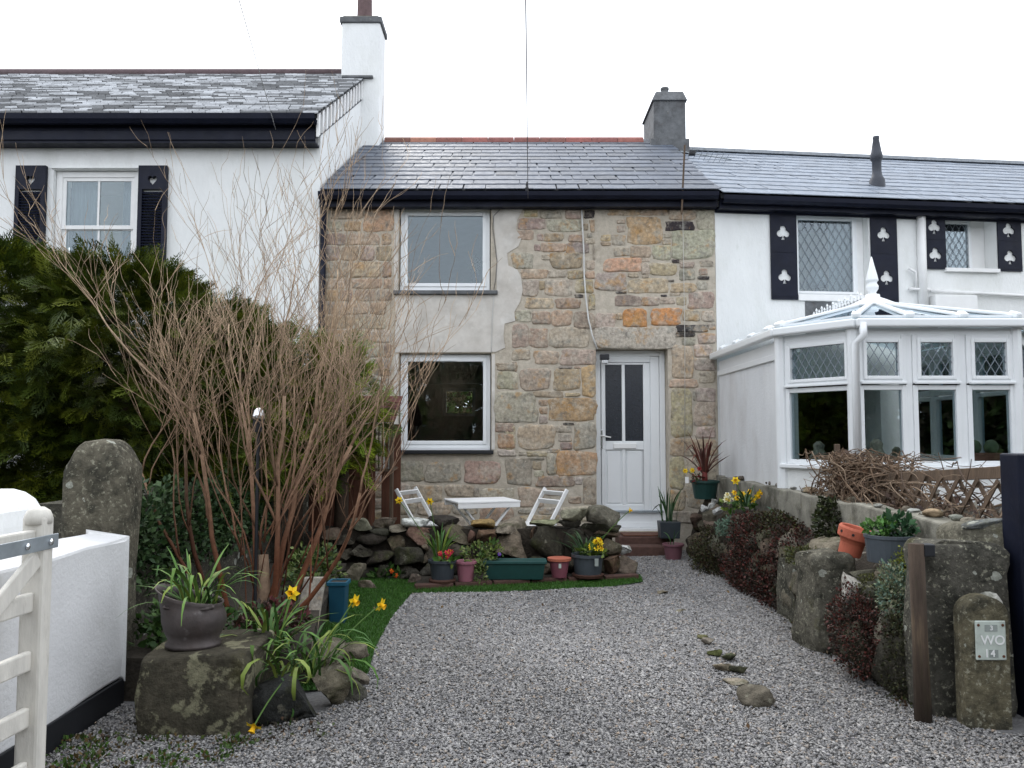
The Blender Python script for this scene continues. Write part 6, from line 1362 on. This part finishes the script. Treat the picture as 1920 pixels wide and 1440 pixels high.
for i in range(8):
    c = p.lerp(q, .2 + i * .1); MB().tube([c + Vector((.01, -.1, .03)), c + Vector((-.01, .1, -.03))], .003, 4).build('element', M['metal'], ae)
MB().box(p.x + .1, p.x + .18, 9.85, 9.92, p.z - .05, p.z).build('junction_box', M['dark'], ae, bevel=.005)

# ------------------------------------------------------------------ across the road (seen only in the window panes) and behind the cottage
parts = []
for i in range(16): parts.append(leafcloud((-15 + i * 2, -9 + (i % 3) * .4, 2.0 + .3 * math.sin(i * 1.3)), (1.9, 1.2, 2.8 + .4 * math.sin(i * 2.1)), 5200, .26, [(.03, .055, .015), (.045, .07, .02), (.05, .045, .025)], 1000 + i, zmin=0))
v, f, c = join(parts); tag(mesh_np('roadside_hedge', v, f, M['vcol'], None, c), 'hedge across the road reflected in the lower panes', 'hedge', kind='stuff')
v, f, c = join([leafcloud((-3 + i * 1.1, 18.5, 2.0), (1.2, .9, 2.4), 3200, .17, [(.08, .14, .03), (.12, .16, .04), (.14, .11, .05)], 1100 + i, zmin=0) for i in range(4)])
t = thing('garden_shrub', 'green shrubs behind the cottage glimpsed through the lower window', 'shrub', (-.5, 18.5, 0)); mesh_np('foliage', v, f, M['vcol'], t, c)

parts = []
for i in range(70):
    y = rs.uniform(4.2, 9.6); parts.append(leafcloud((2.08 + rs.uniform(-.05, .05) + (.05 if y > 6 else 0), y, .012), (.07, .09, .012), 22, .022, [(.06, .035, .02), (.03, .025, .015), (.04, .05, .015), (.10, .07, .04)], 1300 + i, up=.1, zmin=.004))
for i in range(30): parts.append(leafcloud((rs.uniform(-1.95, -.85), rs.uniform(3.75, 4.1), .012), (.06, .05, .012), 16, .02, [(.06, .035, .02), (.03, .025, .015), (.05, .07, .015)], 1400 + i, up=.1, zmin=.004))
for i in range(60): parts.append(leafcloud((rs.uniform(-1.2, 2.1), rs.uniform(2.6, 8.5), .018), (.03, .03, .004), 1, .03, [(.12, .07, .035), (.2, .13, .06), (.06, .05, .03)], 1500 + i, up=.05, zmin=.016))
v, f, c = join(parts); tag(mesh_np('leaf_litter', v, f, M['vcol'], None, c), 'small dead leaves and bits gathered along the drive edges', 'leaf litter', kind='stuff')
vz = w_up[2] + .12; vs_ = thing('vase', 'dark vase on the sill inside the upper cottage window', 'vase', (w_up[1] - .2, 10.3, vz))
MB().lathe([(.035, 0), (.05, .05), (.045, .12), (.025, .16), (.035, .2)], (w_up[1] - .2, 10.3, vz), 14).build('body', M['dark'], vs_, smooth=True)
v, f, c = leafcloud((w_up[1] - .2, 10.3, vz + .26), (.06, .05, .09), 60, .05, [(.05, .045, .03), (.03, .05, .02)], 1600); mesh_np('dried_flowers', v, f, M['vcol'], vs_, c)
MB().fbox(F0, w_up[0] + .05, w_up[1] - .05, .16, .44, w_up[2] + .05, w_up[2] + .118).build('window_board', M['upvc'], cottage)

v, f, c = join([leafcloud((7.6 + .5 * math.sin(i), 4.8 + i * .8, 1.7), (.9, .7, 1.2), 1500, .12, [(.07, .11, .03), (.1, .14, .04), (.1, .09, .05)], 1700 + i, zmin=.8) for i in range(7)])
tag(mesh_np('garden_hedge', v, f, M['vcol'], None, c), 'dark garden hedge beyond the conservatory', 'hedge', kind='stuff')
